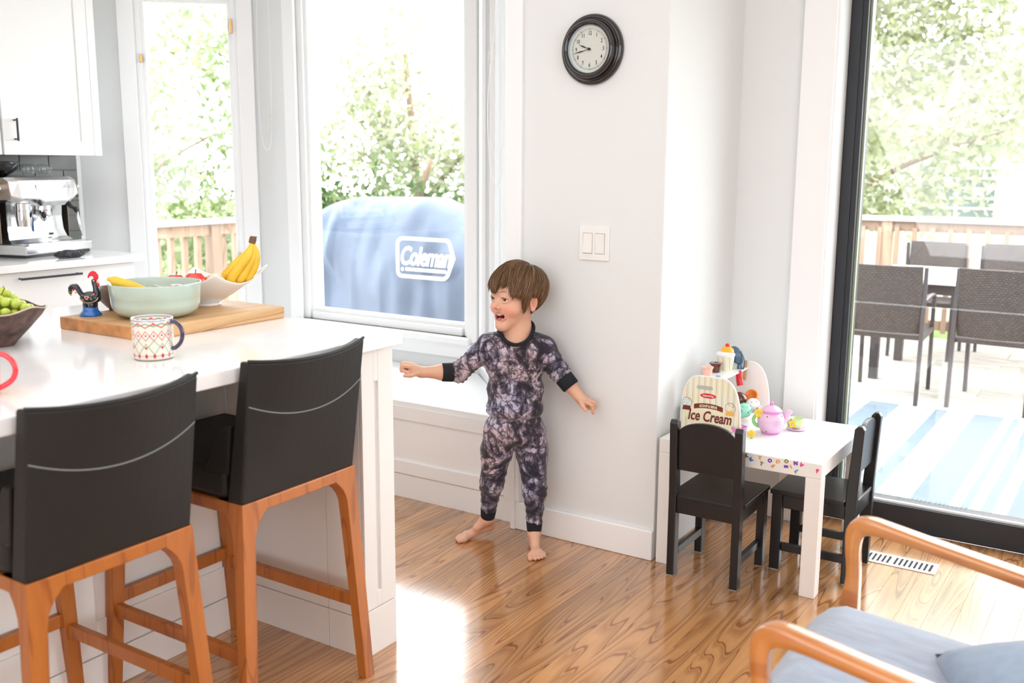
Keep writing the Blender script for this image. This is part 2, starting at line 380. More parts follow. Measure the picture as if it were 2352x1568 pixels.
MB().box(-4.29, -4.27, 2.974, 3.012, 1.397, 2.497).build('filler', M['cab'], bpy.data.objects['upper_cabinet'])
bpy.data.objects['filler'].location = (4.27, -2.525, -1.397)
upper(2.06, 2.522, [(2.064, 2.518, 2.490)], 'white wall cabinet with a black handle at the left picture edge')
# backsplash tiles: pieces of the kitchen wall
wk = bpy.data.objects['wall_kitchen']
gr = MB().box(-4.6, -4.594, 2.0, 3.085, .95, 1.397).build('grout', M['grout'], wk)
MB().box(-4.6, -4.588, 3.086, 3.1, .95, 1.5).build('tile_edge', M['trim'], wk)
row = 0; z = .953; tm = {}
while z < 1.397:
    off = 0 if row % 2 else .075; y = 3.084 + off
    while y > 2.05:
        a = max(y - .147, 2.0); b_ = min(y, 3.084); zz = min(z + .072, 1.397)
        if b_ - a > .01:
            key = (round(b_ - a, 3), round(zz - z, 3))
            if key not in tm:
                me = MB().box(0, .009, 0, key[0], 0, key[1]).mesh('tile'); me.materials.append(M['tile']); tm[key] = me
            o = bpy.data.objects.new('tile', tm[key]); COL.objects.link(o); o.parent = wk; o.location = (-4.5955, a, z)
            bb = o.modifiers.new('b', 'BEVEL'); bb.width = .0015; bb.segments = 1
        y -= .15
    z += .075; row += 1

# ------------------------------------------------------------------ island
isl = thing('kitchen_island', 'white panelled kitchen island with end wing and overhang for stools', 'island', (-2.215, 2.108, 0))
def ib(name, x0, x1, y0, y1, z0, z1, m=None, bev=.0015, par=None):
    return MB().box(x0 + 2.215, x1 + 2.215, y0 - 2.108, y1 - 2.108, z0, z1).build(name, m or M['isl'], par or isl, bev=bev)
ib('body', -2.86, -2.235, -.4, 2.09, .0, .885)
ib('end_wing', -2.235, -1.76, 1.985, 2.1, .0, .885)
ib('end_cladding', -2.87, -1.76, 2.1, 2.106, 0, .885)
# back boards: shaker frames behind the stools
for i in range(4):
    y1 = 1.985 - i * .6; y0 = y1 - .6
    ib('panel', -2.235, -2.222, y0, y1, .105, .885)
    ib('panel_frame', -2.222, -2.215, y1 - .07, y1, .105, .885); ib('panel_frame', -2.222, -2.215, y0, y0 + .07, .105, .885)
    ib('panel_frame', -2.222, -2.215, y0 + .07, y1 - .07, .105, .2); ib('panel_frame', -2.222, -2.215, y0 + .07, y1 - .07, .78, .885)
    ib('plinth', -2.235, -2.213, y0, y1, 0, .102)
# wing: front face boards with the recessed strip, inner face boards
ib('plinth', -1.764, -1.752, 1.977, 2.108, 0, .135)
for a, b_ in ((1.977, 2.026), (2.045, 2.108)): ib('stile', -1.764, -1.752, a, b_, .138, .885)
ib('stile', -1.764, -1.752, 2.026, 2.045, .138, .185); ib('stile', -1.764, -1.752, 2.026, 2.045, .79, .885)
for a, b_ in ((-2.213, -1.895), (-1.893, -1.765)):
    ib('side_board', a, b_, 1.977, 1.985, .118, .885, bev=.001); ib('plinth', a, b_, 1.9765, 1.985, 0, .115, bev=.001)
tag(box('island_worktop', -2.89, -1.716, -.45, 2.112, .885, .92, M['quartz'], bev=.003), 'long white stone worktop on the kitchen island', 'countertop')

# ------------------------------------------------------------------ stools
def make_stool(lab):
    t = thing('bar_stool', lab, 'stool', group='black bar stools at the island')
    # local: x toward the back of the stool (world +x), y along the island
    hw = .19
    # upholstered back: curved slab from z .60 to .935, concave toward seat
    def back_pt(u, v, side):   # u -1..1, v 0..1
        bow = .032 * (1 - u * u) * (1.0)
        z = .595 + .330 * v + .014 * v * (u * u)
        xx = .026 + .046 * v + bow * v
        wy = hw * (1.0 + .01 * v)
        if side: th = .05 - .018 * v; return (xx - th, u * wy, z)
        return (xx, u * wy, z)
    nu, nv = 16, 10; mb = MB(); rings = []
    for j in range(nv + 1):
        v = j / nv
        rings.append([back_pt(-1 + 2 * i / nu, v, 0) for i in range(nu + 1)] + [back_pt(1 - 2 * i / nu, v, 1) for i in range(nu + 1)])
    mb.loft(rings)
    bk = mb.build('backrest', M['leather'], t, bev=.006, seg=3)
    MB().tube([Vector(back_pt(-1 + 2 * i / nu, 1, 0)) + Vector((-.004, 0, .001)) for i in range(nu + 1)], .0045, 8).build('piping', M['leather'], bk, smooth=True)
    MB().tube([(back_pt(-.985 + 1.97 * i / 20, .70 - .10 * (1 - (-.985 + 1.97 * i / 20) ** 2), 0)[0] + .0005, (-.985 + 1.97 * i / 20) * hw, back_pt(-.985 + 1.97 * i / 20, .70 - .10 * (1 - (-.985 + 1.97 * i / 20) ** 2), 0)[2]) for i in range(21)], .0015, 6).build('stitching', M['stitch'], bk)
    MB().box(-.46, -.03, -hw, hw, .60, .672).build('seat', M['leather'], t, bev=.014, seg=4)
    # side gussets joining seat and back
    for s in (-1, 1): MB().prism([(-.10, .66), (-.02, .66), (-.005, .78), (-.03, .78)], s * hw - s * .001, s * (hw - .03), 'y').build('gusset', M['leather'], t, bev=.004)
    # wooden frame
    fr = MB()
    fr.box(-.005, .03, -hw + .03, hw - .03, .568, .598).box(-.475, -.44, -hw + .03, hw - .03, .568, .598)
    fr.box(-.45, .0, -hw - .002, -hw + .03, .568, .598).box(-.45, .0, hw - .03, hw + .002, .568, .598)
    fr.build('seat_frame', M['walnut'], t, bev=.003)
    for sx_ in (0, 1):
        for s in (-1, 1):
            X0 = .012 if sx_ else -.457; dx = .028 if sx_ else -.02
            # leg with an arched web flowing into the rail (in the y-z plane)
            rings = []
            for k in range(25):
                q = 1 - (k / 24.) ** 1.9; z = .598 * q
                yo = s * (hw + .002 + .034 * (1 - q)); w = .034 + .006 * q
                web = .075 * max(0, (z - .50) / .098) ** 2.2 if z > .50 else 0
                yi = yo - s * (w + web)
                xc = X0 + dx * (1 - q); hx = .0175 - .004 * (1 - q)
                webx = .055 * max(0, (z - .50) / .098) ** 2.2 if z > .5 else 0
                x_in = xc - hx - (webx if sx_ else 0); x_out = xc + hx + (0 if sx_ else webx)
                rings.append([(x_in, yi + s * web, z) if False else (x_in, yi, z), (x_out, yi, z), (x_out, yo, z), (x_in, yo, z)])
            MB().loft(rings).build('leg', M['walnut'], t, bev=.004)
    def legy(z, s): return s * (hw + .002 + .034 * (1 - z / .598) - .02)
    def legx(z, sx_): return (.012 + .028 * (1 - z / .598)) if sx_ else (-.457 - .02 * (1 - z / .598))
    z = .22
    for s in (-1, 1): MB().bar((legx(z, 0), legy(z, s), z), (legx(z, 1), legy(z, s), z), .018, .034).build('stretcher', M['walnut'], t, bev=.002)
    z = .25
    MB().bar((legx(z, 0), legy(z, -1), z), (legx(z, 0), legy(z, 1), z), .02, .034).build('footrest', M['walnut'], t, bev=.002)
    return t
st = make_stool('black leather bar stool with wood legs, nearer the end wing of the island')
st.location = (-1.735, 1.70, 0)
s2 = copy_tree(st); s2.location = (-1.735, 1.175, 0); s2['label'] = 'black leather bar stool with wood legs in the lower left corner'

# ------------------------------------------------------------------ children's table and chairs
tb = thing('play_table', 'small square white table with letter stickers on its edge', 'table', (-1.371, 3.068, 0))
MB().box(0, .556, 0, .55, .4, .45).build('tabletop', M['white'], tb, bev=.0025)
for a, b_ in ((0, 0), (.506, 0), (0, .5), (.506, .5)): MB().box(a, a + .05, b_, b_ + .05, 0, .4).build('leg', M['white'], tb, bev=.002)
def make_kid_chair(lab):
    t = thing('child_chair', lab, 'chair', group='black wooden chairs for children')
    # local: origin centre between feet, back toward -y (viewer side)
    hw = .125; d = .28; M_ = M['blackwood']
    for s in (-1, 1):
        x0 = s * hw; x1 = s * (hw - .027)
        p = MB().prism([(-d / 2, 0.004), (-d / 2 + .036, 0.004), (-d / 2 + .036, .30), (-d / 2 + .022, .535), (-d / 2 + .012, .547), (-d / 2 - .002, .547), (-d / 2 - .010, .535), (-d / 2, .30)], x0, x1, 'x')
        p.build('leg', M_, t, bev=.003)
        MB().box(min(x0, x1), max(x0, x1), d / 2 - .036, d / 2, .004, .272).build('leg', M_, t, bev=.003)
        MB().box(x1 if s > 0 else x0 + .006, x0 - .006 if s > 0 else x1, -d / 2 + .036, d / 2 - .036, .225, .272).build('apron', M_, t, bev=.002)
        MB().box(x1 - .0 if s > 0 else x1 - .016, x1 + .016 if s > 0 else x1, -d / 2 + .036, d / 2 - .036, .07, .098).build('stretcher', M_, t, bev=.002)
        for yy in (-d / 2 + .018, d / 2 - .018): MB().box(min(x0, x1) + .004, max(x0, x1) - .004, yy - .013, yy + .013, 0, .004).build('glide', M['pad'], t)
    MB().box(-hw + .027, hw - .027, -d / 2 + .008, -d / 2 + .026, .225, .272).build('apron', M_, t, bev=.002)
    MB().box(-hw + .027, hw - .027, d / 2 - .03, d / 2 - .01, .225, .272).build('apron', M_, t, bev=.002)
    MB().prism([(-hw + .027, -d / 2 + .004), (hw - .027, -d / 2 + .004), (hw - .027, -d / 2 + .038), (hw + .004, -d / 2 + .038), (hw + .004, d / 2 + .006), (-hw - .004, d / 2 + .006), (-hw - .004, -d / 2 + .038), (-hw + .027, -d / 2 + .038)], .272, .288, 'z').build('seat', M_, t, bev=.003)
    top = [( (hw - .027) * math.cos(a), .502 + .044 * math.sin(a)) for a in [PI * i / 16 for i in range(17)]]
    bkp = MB(); pts = [(-hw + .027, .375), (hw - .027, .375)] + top
    n = len(pts); 
    def yy(z): return -d / 2 + .012 - (z - .3) * .04
    bkp.add([(a, yy(b), b) for a, b in pts] + [(a, yy(b) + .014, b) for a, b in pts], [tuple(range(n)), tuple(range(2 * n - 1, n - 1, -1))] + [(j, j + n, (j + 1) % n + n, (j + 1) % n) for j in range(n)])
    bkp.build('backrest', M_, t, bev=.002)
    return t
kc = make_kid_chair('small black wooden chair with its back to the camera in front of the white table')
kc.location = (-1.168, 3.122, 0)
kc2 = copy_tree(kc); kc2.location = (-.88, 3.355, 0); kc2.rotation_euler = (0, 0, PI / 2 )
kc2['label'] = 'small black wooden chair seen side-on at the right end of the white table'

# ------------------------------------------------------------------ outside: deck, railing, furniture
DZ = -.12
M['deck'] = wood('weathered_deck', (.50, .47, .42), (.30, .27, .23), .75, rings=6., dens=(.9, 9, 9), rand=True)
M['rail'] = wood('pale_raw_pine', (.34, .235, .16), (.22, .13, .08), .6, rings=5., dens=(6, 6, 1), rand=True)
M['railcap'] = mat('painted_rail_cap', (.40, .39, .38), .5)
M['lawn'] = mat('lawn', (.16, .24, .06), .9, var=.4, vscale=3)
struct(MB().box(-60, 40, 3.0, 70, -1.75, -1.6).build('ground', M['lawn']))
dk = struct(MB().box(-6.3, 4.2, 3.93, 9.25, DZ - .2, DZ - .03).build('deck', M['rail']))
r_ = random.Random(5); dm = {}
y = 3.935
while y < 9.2:
    x = -6.3
    while x < 4.2:
        ln = r_.choice([2.4, 3.0, 3.6]); x1 = min(x + ln, 4.2); k = round(x1 - x, 2)
        if k > .1:
            if k not in dm:
                me = MB().box(0, k - .003, 0, .138, -.028, 0).mesh('deck_board'); me.materials.append(M['deck']); dm[k] = me
            o = bpy.data.objects.new('deck_board', dm[k]); COL.objects.link(o); o.parent = dk; o.location = (x, y, DZ)
            b = o.modifiers.new('bevel', 'BEVEL'); b.width = .003; b.segments = 1
        x = x1
    y += .1445

def railing(name, lab, A, B, n_post, gap=.125, top=.93):
    d = Vector((B[0] - A[0], B[1] - A[1], 0)); L_ = d.length
    t = thing(name, lab, 'railing', (A[0], A[1], DZ), math.atan2(d.y, d.x), 'deck railings')
    h = top - DZ
    MB().box(0, L_, -.07, .07, h - .038, h).build('cap_rail', M['railcap'], t, bev=.004)
    MB().box(0, L_, -.02, .018, h - .125, h - .038).build('top_rail', M['rail'], t, bev=.002)
    MB().box(0, L_, -.02, .018, .08, .165).build('bottom_rail', M['rail'], t, bev=.002)
    pm = MB().box(-.045, .045, -.045, .045, 0, h - .038).mesh('post'); pm.materials.append(M['rail'])
    bm_ = MB().box(-.02, .02, -.058, -.02, .06, h - .09).mesh('baluster'); bm_.materials.append(M['rail'])
    for i in range(n_post):
        o = bpy.data.objects.new('post', pm); COL.objects.link(o); o.parent = t; o.location = (.05 + (L_ - .1) * i / (n_post - 1), 0, 0)
    k = .12
    while k < L_ - .05:
        o = bpy.data.objects.new('baluster', bm_); COL.objects.link(o); o.parent = t; o.location = (k, 0, 0); k += gap
    return t
railing('deck_railing', 'pale wooden deck railing seen through the left bay window beyond the bananas', (-6.2, 9.18), (-6.2, 3.98), 5)
railing('deck_railing', 'pale wooden deck railing behind the patio table and chairs', (-6.1, 9.22), (4.1, 9.22), 6, gap=.145)

# striped outdoor rug
m = mat('outdoor_rug', (.10, .16, .24), .95); N, L, b = nodes(m)
tc = N.new('ShaderNodeTexCoord'); sp = N.new('ShaderNodeSeparateXYZ'); L.new(tc.outputs['Object'], sp.inputs[0])
rp = N.new('ShaderNodeValToRGB'); rp.color_ramp.interpolation = 'CONSTANT'
mm = N.new('ShaderNodeMath'); mm.operation = 'MULTIPLY_ADD'; mm.inputs[1].default_value = 1 / 3.0; mm.inputs[2].default_value = 0
L.new(sp.outputs[0], mm.inputs[0]); L.new(mm.outputs[0], rp.inputs[0])
blue = (.115, .15, .18, 1); wht = (.40, .39, .37, 1); grey = (.17, .20, .22, 1)
st_ = [(-1.377, blue), (-1.263, wht), (-1.225, grey), (-1.215, wht), (-1.185, grey), (-1.175, wht), (-1.145, grey), (-1.135, wht), (-1.105, grey), (-1.095, wht), (-1.059, blue), (-.987, wht), (-.962, grey), (-.952, wht), (-.93, grey), (-.918, wht), (-.888, grey), (-.880, wht), (-.838, blue),
       (-.672, wht), (-.653, grey), (-.645, wht), (-.624, blue), (-.588, wht), (-.568, grey), (-.56, wht), (-.538, blue), (-.493, wht), (-.47, grey), (-.462, wht)]
st_ = st_[:30]
e = rp.color_ramp.elements; e[0].position = 0; e[0].color = blue; e[1].position = (st_[0][0] + 1.45) / 3; e[1].color = blue
for xx, cc in st_[1:]: q = e.new((xx + 1.45) / 3); q.color = cc
q = e.new((-.44 + 1.45) / 3); q.color = blue
L.new(rp.outputs[0], b.inputs['Base Color'])
M['rug'] = m
rug = MB().box(0, 2.9, 0, 2.26, 0, .008).build('outdoor_rug', m, bev=.002, loc=(-1.45, 4.24, DZ))
tag(rug, 'pale blue striped rug lying on the deck outside the patio door', 'rug')

M['weave'] = mat('brown_resin_weave', (.05, .035, .03), .5); N, L, b = nodes(M['weave'])
tc = N.new('ShaderNodeTexCoord'); sp = N.new('ShaderNodeSeparateXYZ'); L.new(tc.outputs['Object'], sp.inputs[0])
cb = N.new('ShaderNodeCombineXYZ'); aa = N.new('ShaderNodeMath'); L.new(sp.outputs[1], aa.inputs[0]); L.new(sp.outputs[2], aa.inputs[1])
L.new(sp.outputs[0], cb.inputs[0]); L.new(aa.outputs[0], cb.inputs[1])
bt = N.new('ShaderNodeTexBrick'); bt.inputs['Scale'].default_value = 1; bt.inputs['Brick Width'].default_value = .024; bt.inputs['Row Height'].default_value = .012; bt.inputs['Mortar Size'].default_value = .0022
bt.inputs['Color1'].default_value = (.085, .062, .052, 1); bt.inputs['Color2'].default_value = (.05, .036, .032, 1); bt.inputs['Mortar'].default_value = (.012, .009, .008, 1)
L.new(cb.outputs[0], bt.inputs['Vector']); L.new(bt.outputs['Color'], b.inputs['Base Color'])
M['patio_metal'] = mat('dark_brown_metal', (.045, .037, .04), .4)
def patio_chair(lab, loc, rz):
    t = thing('patio_chair', lab, 'chair', loc, rz, 'woven patio chairs')
    hw = .21
    mb = MB(); rings = []
    for j in range(9):
        z = .45 + .43 * j / 8; rings.append([(u * hw, -.24 - .07 * j / 8 - .035 * (1 - u * u), z) for u in [-1 + i / 5 for i in range(11)]] + [(u * hw, -.215 - .07 * j / 8 - .035 * (1 - u * u), z) for u in [1 - i / 5 for i in range(11)]])
    mb.loft(rings).build('backrest', M['weave'], t, bev=.004)
    MB().prism(spline([(-.25, .44), (-.1, .432), (.1, .44), (.22, .455), (.245, .44)], 4) + [(.24, .41), (-.25, .41)], -hw, hw, 'x').build('seat', M['weave'], t, bev=.004)
    for s in (-1, 1):
        MB().bar((s * (hw + .012), -.29, 0), (s * (hw + .012), -.24, .87), .024, .034, (0, 1, 0)).build('leg', M['patio_metal'], t, bev=.003)
        MB().bar((s * (hw + .012), .26, 0), (s * (hw + .012), .22, .62), .024, .034, (0, 1, 0)).build('leg', M['patio_metal'], t, bev=.003)
        MB().tube(spline([(s * (hw + .012), -.25, .66), (s * (hw + .012), 0, .665), (s * (hw + .012), .2, .65), (s * (hw + .012), .225, .6)], 5), .016, 8, flat=.7).build('armrest', M['patio_metal'], t, smooth=True)
        MB().bar((s * (hw + .01), -.25, .42), (s * (hw + .01), .23, .42), .02, .03).build('seat_rail', M['patio_metal'], t)
patio_chair('woven brown patio chair outside the door, seen just right of the black door frame', (-1.42, 6.82, DZ), .05)
patio_chair('woven brown patio chair outside at the right picture edge, nearer side of the table', (-.78, 6.90, DZ), -.04)
patio_chair('woven patio chair on the far side of the table, the left one', (-1.50, 8.45, DZ), PI)
patio_chair('woven patio chair on the far side of the table, at the right picture edge', (-.93, 8.5, DZ), PI + .05)
t = thing('patio_table', 'white topped patio table between the woven chairs on the deck', 'table', (-.75, 7.65, DZ))
MB().box(-.95, .95, -.47, .47, .7, .735).build('tabletop', M['white'], t, bev=.006)
for sx_ in (-.86, .86):
    for sy_ in (-.4, .4): MB().box(sx_ - .03, sx_ + .03, sy_ - .03, sy_ + .03, 0, .7).build('leg', M['patio_metal'], t, bev=.004)
MB().box(-.83, .83, -.41, -.38, .63, .7).build('apron', M['patio_metal'], t); MB().box(-.83, .83, .38, .41, .63, .7).build('apron', M['patio_metal'], t)

# covered barbecue
M['cover'] = mat('blue_grey_cover', (.098, .132, .195), .6, var=.2, vscale=4)
M['logo'] = mat('white_print', (.85, .85, .85), .6)
gt = thing('covered_grill', 'barbecue under a blue grey fabric cover outside the large bay window', 'grill', (-4.0, 4.95, DZ))
def gtop(x):   # height of the cover's ridge over x (m)
    pts = [(-1.05, .93), (-.9, 1.02), (-.78, 1.10), (-.54, 1.235), (-.35, 1.275), (.28, 1.285), (.47, 1.22), (.7, 1.1), (.84, 1.0)]
    for (a, h0), (b_, h1) in zip(pts, pts[1:]):
        if x <= b_: return h0 + (h1 - h0) * (x - a) / (b_ - a)
    return 1.05
rings = []; nx = 90
for i in range(nx + 1):
    x = -1.05 + 1.89 * i / nx; h = gtop(x); dz = .30 + .02 * math.sin(x * 9); ring = []
    prof = [(-.33, .02), (-.325, .2), (-.335, .4), (-.32, .6), (-.335, .78), (-.33, .9), (-.30, .96), (-.24, .93 + (h - .93) * .55), (-.15, h - .035), (-.05, h), (.1, h), (.22, h - .05), (.3, .93), (.33, .8), (.33, .4), (.33, .02)]
    for q, (yy, zz) in enumerate(prof):
        n_ = noise.noise(Vector((x * 3.2, yy * 5, zz * 2.2))) * .06 + noise.noise(Vector((x * 9, 3.3, zz * 1.4))) * .035 - .11 * max(0, 1 - abs(x + .42 + (zz - 1.) * .25) / .09) * (zz > .72) * (zz < 1.2) + .05 * (abs(zz - .9) < .08) * (x < -.3) + abs(noise.noise(Vector((x * 5 + zz * 4, 1, 2)))) * .05
        if zz < .06: n_ *= .5
        ring.append((x + (noise.noise(Vector((yy * 8, zz * 4, x))) * .02), yy + (-n_ if yy < 0 else n_), min(zz, h)))
    rings.append(ring)
cv = MB().loft(rings).build('cover', M['cover'], gt, smooth=True, sub=1)
lg = MB()
fr_o = arc(.05, .185, .05, PI, PI / 2, 5) + arc(.36, .195, .04, PI / 2, .1, 5) + [(.425, .125)] + arc(.335, .05, .055, -.5, -PI / 2, 4) + arc(.04, .035, .04, -PI / 2, -PI, 5)
fr_i = arc(.05, .185, .03, PI, PI / 2, 5) + arc(.36, .195, .02, PI / 2, .1, 5) + [(.402, .124)] + arc(.335, .05, .034, -.5, -PI / 2, 4) + arc(.04, .035, .02, -PI / 2, -PI, 5)
n = len(fr_o); vs = [(a, -.372, b_) for a, b_ in fr_o] + [(a, -.372, b_) for a, b_ in fr_i] + [(a, -.366, b_) for a, b_ in fr_o] + [(a, -.366, b_) for a, b_ in fr_i]
fs = []
for j in range(n):
    k = (j + 1) % n; fs += [(j, k, k + n, j + n), (j + 2 * n, j + 3 * n, k + 3 * n, k + 2 * n), (j, j + 2 * n, k + 2 * n, k), (j + n, k + n, k + 3 * n, j + 3 * n)]
lg.add(vs, fs); lg.box(.07, .36, -.372, -.366, .038, .056); lg.sphere((.045, -.369, .045), (.011, .003, .011), 12, 8)
lo = lg.build('printed_emblem', M['logo'], cv, loc=(.262, -.035, .835))
me = text_mesh('Coleman', .150, .002, .35, .0035, .70, space=.95); me.transform(Matrix.Rotation(PI / 2, 4, 'X')); 
lt = link('printed_lettering', me, M['logo'], cv, loc=(.475, -.412, .955))
for s in (-.7, .7):
    for yy in (-.25, .25): MB().lathe([(.001, 0), (.03, 0), (.03, .06), (.001, .06)], 12, (s, yy, 0)).build('wheel', M['black_metal'], gt)

# trees and the neighbour's house
def foliage(name, parent, blobs, n, m, size, seed):
    rg = np.random.RandomState(seed); V = []; 
    tot = sum(b[3] * b[4] * b[5] for b in blobs)
    for (cx_, cy_, cz_, rx_, ry_, rz_) in blobs:
        k = max(30, int(n * rx_ * ry_ * rz_ / tot))
        # leaves gather in clumps along twigs
        nc = max(6, k // 26); d = rg.normal(size=(nc, 3)); d /= np.linalg.norm(d, axis=1)[:, None]; rr = rg.rand(nc, 1) ** .45
        cl = d * rr * np.array([rx_, ry_, rz_]) + np.array([cx_, cy_, cz_])
        c = cl[rg.randint(0, nc, k)] + rg.normal(size=(k, 3)) * size * 2.1
        a = rg.normal(size=(k, 3)); a /= np.linalg.norm(a, axis=1)[:, None]
        b_ = np.cross(a, rg.normal(size=(k, 3))); b_ /= np.linalg.norm(b_, axis=1)[:, None]; nn = np.cross(a, b_)
        s_ = size * (.6 + .8 * rg.rand(k, 1))
        q = np.stack([c - a * s_, c + b_ * s_ * .45 + nn * s_ * .12, c + a * s_, c - b_ * s_ * .45 + nn * s_ * .12], 1)
        V.append(q.reshape(-1, 3))
    V = np.concatenate(V); k = len(V) // 4
    me = bpy.data.meshes.new(name); me.vertices.add(len(V)); me.vertices.foreach_set('co', V.ravel())
    me.loops.add(len(V)); me.loops.foreach_set('vertex_index', np.arange(len(V))); me.polygons.add(k)
    me.polygons.foreach_set('loop_start', np.arange(k) * 4); me.polygons.foreach_set('loop_total', np.full(k, 4)); me.update(calc_edges=True)
    o = link(name, me, m, parent); o['kind'] = 'stuff'; return o
def leafmat(name, c1, c2, sc=1.3):
    m = mat(name, c1, .55); N, L, b = nodes(m)
    g = N.new('ShaderNodeNewGeometry'); mx = N.new('ShaderNodeMix'); mx.data_type = 'RGBA'; L.new(g.outputs['Random Per Island'], mx.inputs[0])
    mx.inputs[6].default_value = (*c1, 1); mx.inputs[7].default_value = (*c2, 1); L.new(mx.outputs[2], b.inputs['Base Color'])
    tr = N.new('ShaderNodeBsdfTranslucent'); L.new(mx.outputs[2], tr.inputs[0]); ms = N.new('ShaderNodeMixShader'); ms.inputs[0].default_value = .45
    o = N['Material Output']; L.new(b.outputs[0], ms.inputs[1]); L.new(tr.outputs[0], ms.inputs[2]); L.new(ms.outputs[0], o.inputs[0]); return m
M['leafA'] = leafmat('leaves_fresh', (.13, .21, .05), (.42, .44, .30))
M['leafB'] = leafmat('leaves_dark', (.02, .06, .008), (.17, .22, .08))
M['leafC'] = leafmat('leaves_yellow_green', (.20, .24, .09), (.55, .55, .42))
M['bark'] = mat('bark', (.20, .13, .085), .9, bump=.5, bscale=12)
def tree(name, lab, base, trunk, blobs, n, m, size, seed):
    t = thing(name, lab, 'tree', base, 0, 'trees beyond the deck')
    mb = MB()
    for pts, r0 in trunk:
        sp_ = spline(pts, 5); mb.tube(sp_, [r0 * (1 - .75 * i / len(sp_)) for i in range(len(sp_))], 8)
    mb.build('trunk', M['bark'], t, smooth=True)
    foliage('foliage', t, blobs, n, m, size, seed)
Z0 = -1.6
tree('leafy_tree', 'tree with bare twisting branches seen through the narrow left bay window', (-11.2, 8.0, Z0),
     [([(0, 0, 0), (.1, .1, 1.2), (-.1, .1, 2.2), (.25, .2, 3.2)], .10), ([(-.1, .1, 2.2), (.35, .5, 2.9), (.9, .9, 3.3)], .04), ([(1.2, 1.6, 0), (1.2, 1.6, 1.6), (1.15, 1.5, 2.6), (1.0, 1.5, 4.2)], .10), ([(.2, .2, 3.0), (-.4, 0, 4.2), (-.5, .2, 5.4)], .05)],
     [(.3, .3, 2.2, 1.6, 1.4, .8), (.8, .8, 1.7, 1.4, 1.4, .6), (0, 0, 3.4, 1.4, 1.2, .8), (.6, 1.2, 4.3, 1.0, 1.0, .9), (1.2, 1.4, 2.9, .9, .9, .7)], 7500, M['leafA'], .062, 11)
tree('leafy_tree', 'dense dark green shrubby tree just above the covered barbecue', (-8.1, 9.6, Z0),
     [([(-.9, -.6, 0), (-.85, -.6, 1.5), (-.8, -.5, 2.6)], .07), ([(.3, .2, 0), (.3, .2, 2), (.6, .2, 3)], .09)],
     [(-.5, -.3, 2.35, 1.1, .9, .55), (.5, .2, 2.1, 1.2, .9, .6), (1.4, .6, 1.9, 1.1, .9, .5), (-.8, .2, 1.7, 1.2, 1., .7), (.6, .6, 1.2, 2.2, 1.2, .7)], 12000, M['leafB'], .06, 12)
tree('leafy_tree', 'pale airy tree rising above the barbecue in the large bay window', (-9.2, 11.6, Z0),
     [([(0, 0, 0), (.1, 0, 2), (-.2, .1, 4.5)], .12), ([(0, 0, 2.2), (1.2, .1, 3.4), (2.2, .2, 3.7)], .05)],
     [(-.6, 0, 3.5, 1.2, 1, .9), (.4, 0, 3.1, 1.5, 1, .7), (1.6, .1, 2.7, 1.4, 1, .6), (-.4, 0, 4.5, .8, .8, .6)], 5200, M['leafC'], .065, 13)
tree('leafy_tree', 'tall yellow green tree filling the view through the patio door', (-3.6, 13.2, Z0),
     [([(-.3, 0, 0), (-.2, .1, 2.2), (.2, .2, 4), (.5, .2, 6)], .14), ([(-.1, .1, 2.4), (.9, .2, 3.0), (2.0, .3, 3.4)], .05), ([(.1, .1, 3.6), (-.9, .2, 4.4)], .05)],
     [(.2, .3, 3.2, 1.4, 1.2, .9), (.2, 0, 4.6, 1.5, 1.2, 1.0), (1.6, .2, 4.2, 1.4, 1.1, .9), (1.3, .2, 5.6, 1.9, 1.2, 1.0), (-1.0, 0, 4.2, 1.2, 1, 1.3), (2.0, .3, 3.3, .9, .8, .45), (-.5, .2, 2.5, 1.0, .8, .5), (1.0, .2, 2.6, 1.0, .7, .4)], 15000, M['leafC'], .065, 14)
hs = thing('neighbour_house', 'pale house with a slatted window behind the tree beyond the patio door', 'building', (-3.5, 20, Z0))
M['siding'] = mat('cream_siding', (.55, .54, .52), .8); M['dark_glass'] = mat('dark_window_glass', (.05, .09, .08), .1, spec=.6)
MB().box(-5, 6, 0, 6, 0, 3.35).build('wall', M['siding'], hs)
MB().prism([(-.6, 3.35), (-.6, 3.5), (3, 5.0), (6.6, 3.5), (6.6, 3.35)], -5.4, 6.4, 'x').build('roof', mat('brown_roof', (.16, .12, .07), .8), hs)
wf = MB().box(-.35, 1.0, -.06, 0, 2.0, 2.95).build('window', M['dark_glass'], hs)
for k in range(6): MB().box(-.35, 1.0, -.1, -.06, 2.0 + k * .18, 2.035 + k * .18).build('muntin', M['railcap'], wf)
for k in (-.35, .3, .96): MB().box(k, k + .05, -.11, -.06, 2.0, 2.95).build('mullion', M['railcap'], wf)

# ------------------------------------------------------------------ on the wall and floor
M['clock_dark'] = mat('dark_brown_gloss', (.012, .008, .008), .12, spec=.6, coat=.5)
M['dial'] = mat('pale_dial', (.66, .68, .62), .6); M['ink'] = mat('black_ink', (.02, .02, .02), .6)
M['reveal'] = mat('pale_blue_reveal', (.45, .55, .68), .4)
ck = thing('wall_clock', 'round dark brown wall clock with pale dial on the white wall', 'clock', (-1.663, 3.077, 1.7525))
ck.rotation_euler = (PI / 2, 0, 0)
k = 1.0
rim = MB().lathe([(.0, 0), (.1145, 0), (.1165, .006), (.1155, .013), (.110, .02), (.1035, .0215), (.099, .017), (.0965, .02), (.0955, .034), (.0935, .043), (.088, .046), (.081, .044), (.0785, .040), (.0775, .036)], 72).build('case', M['clock_dark'], ck, smooth=True)
MB().lathe([(.0775, .0365), (.076, .026)], 64).build('reveal', M['reveal'], ck, smooth=True)
dl = MB().lathe([(.0765, .024), (.0765, .026), (.0, .026)], 64).build('dial', M['dial'], ck)
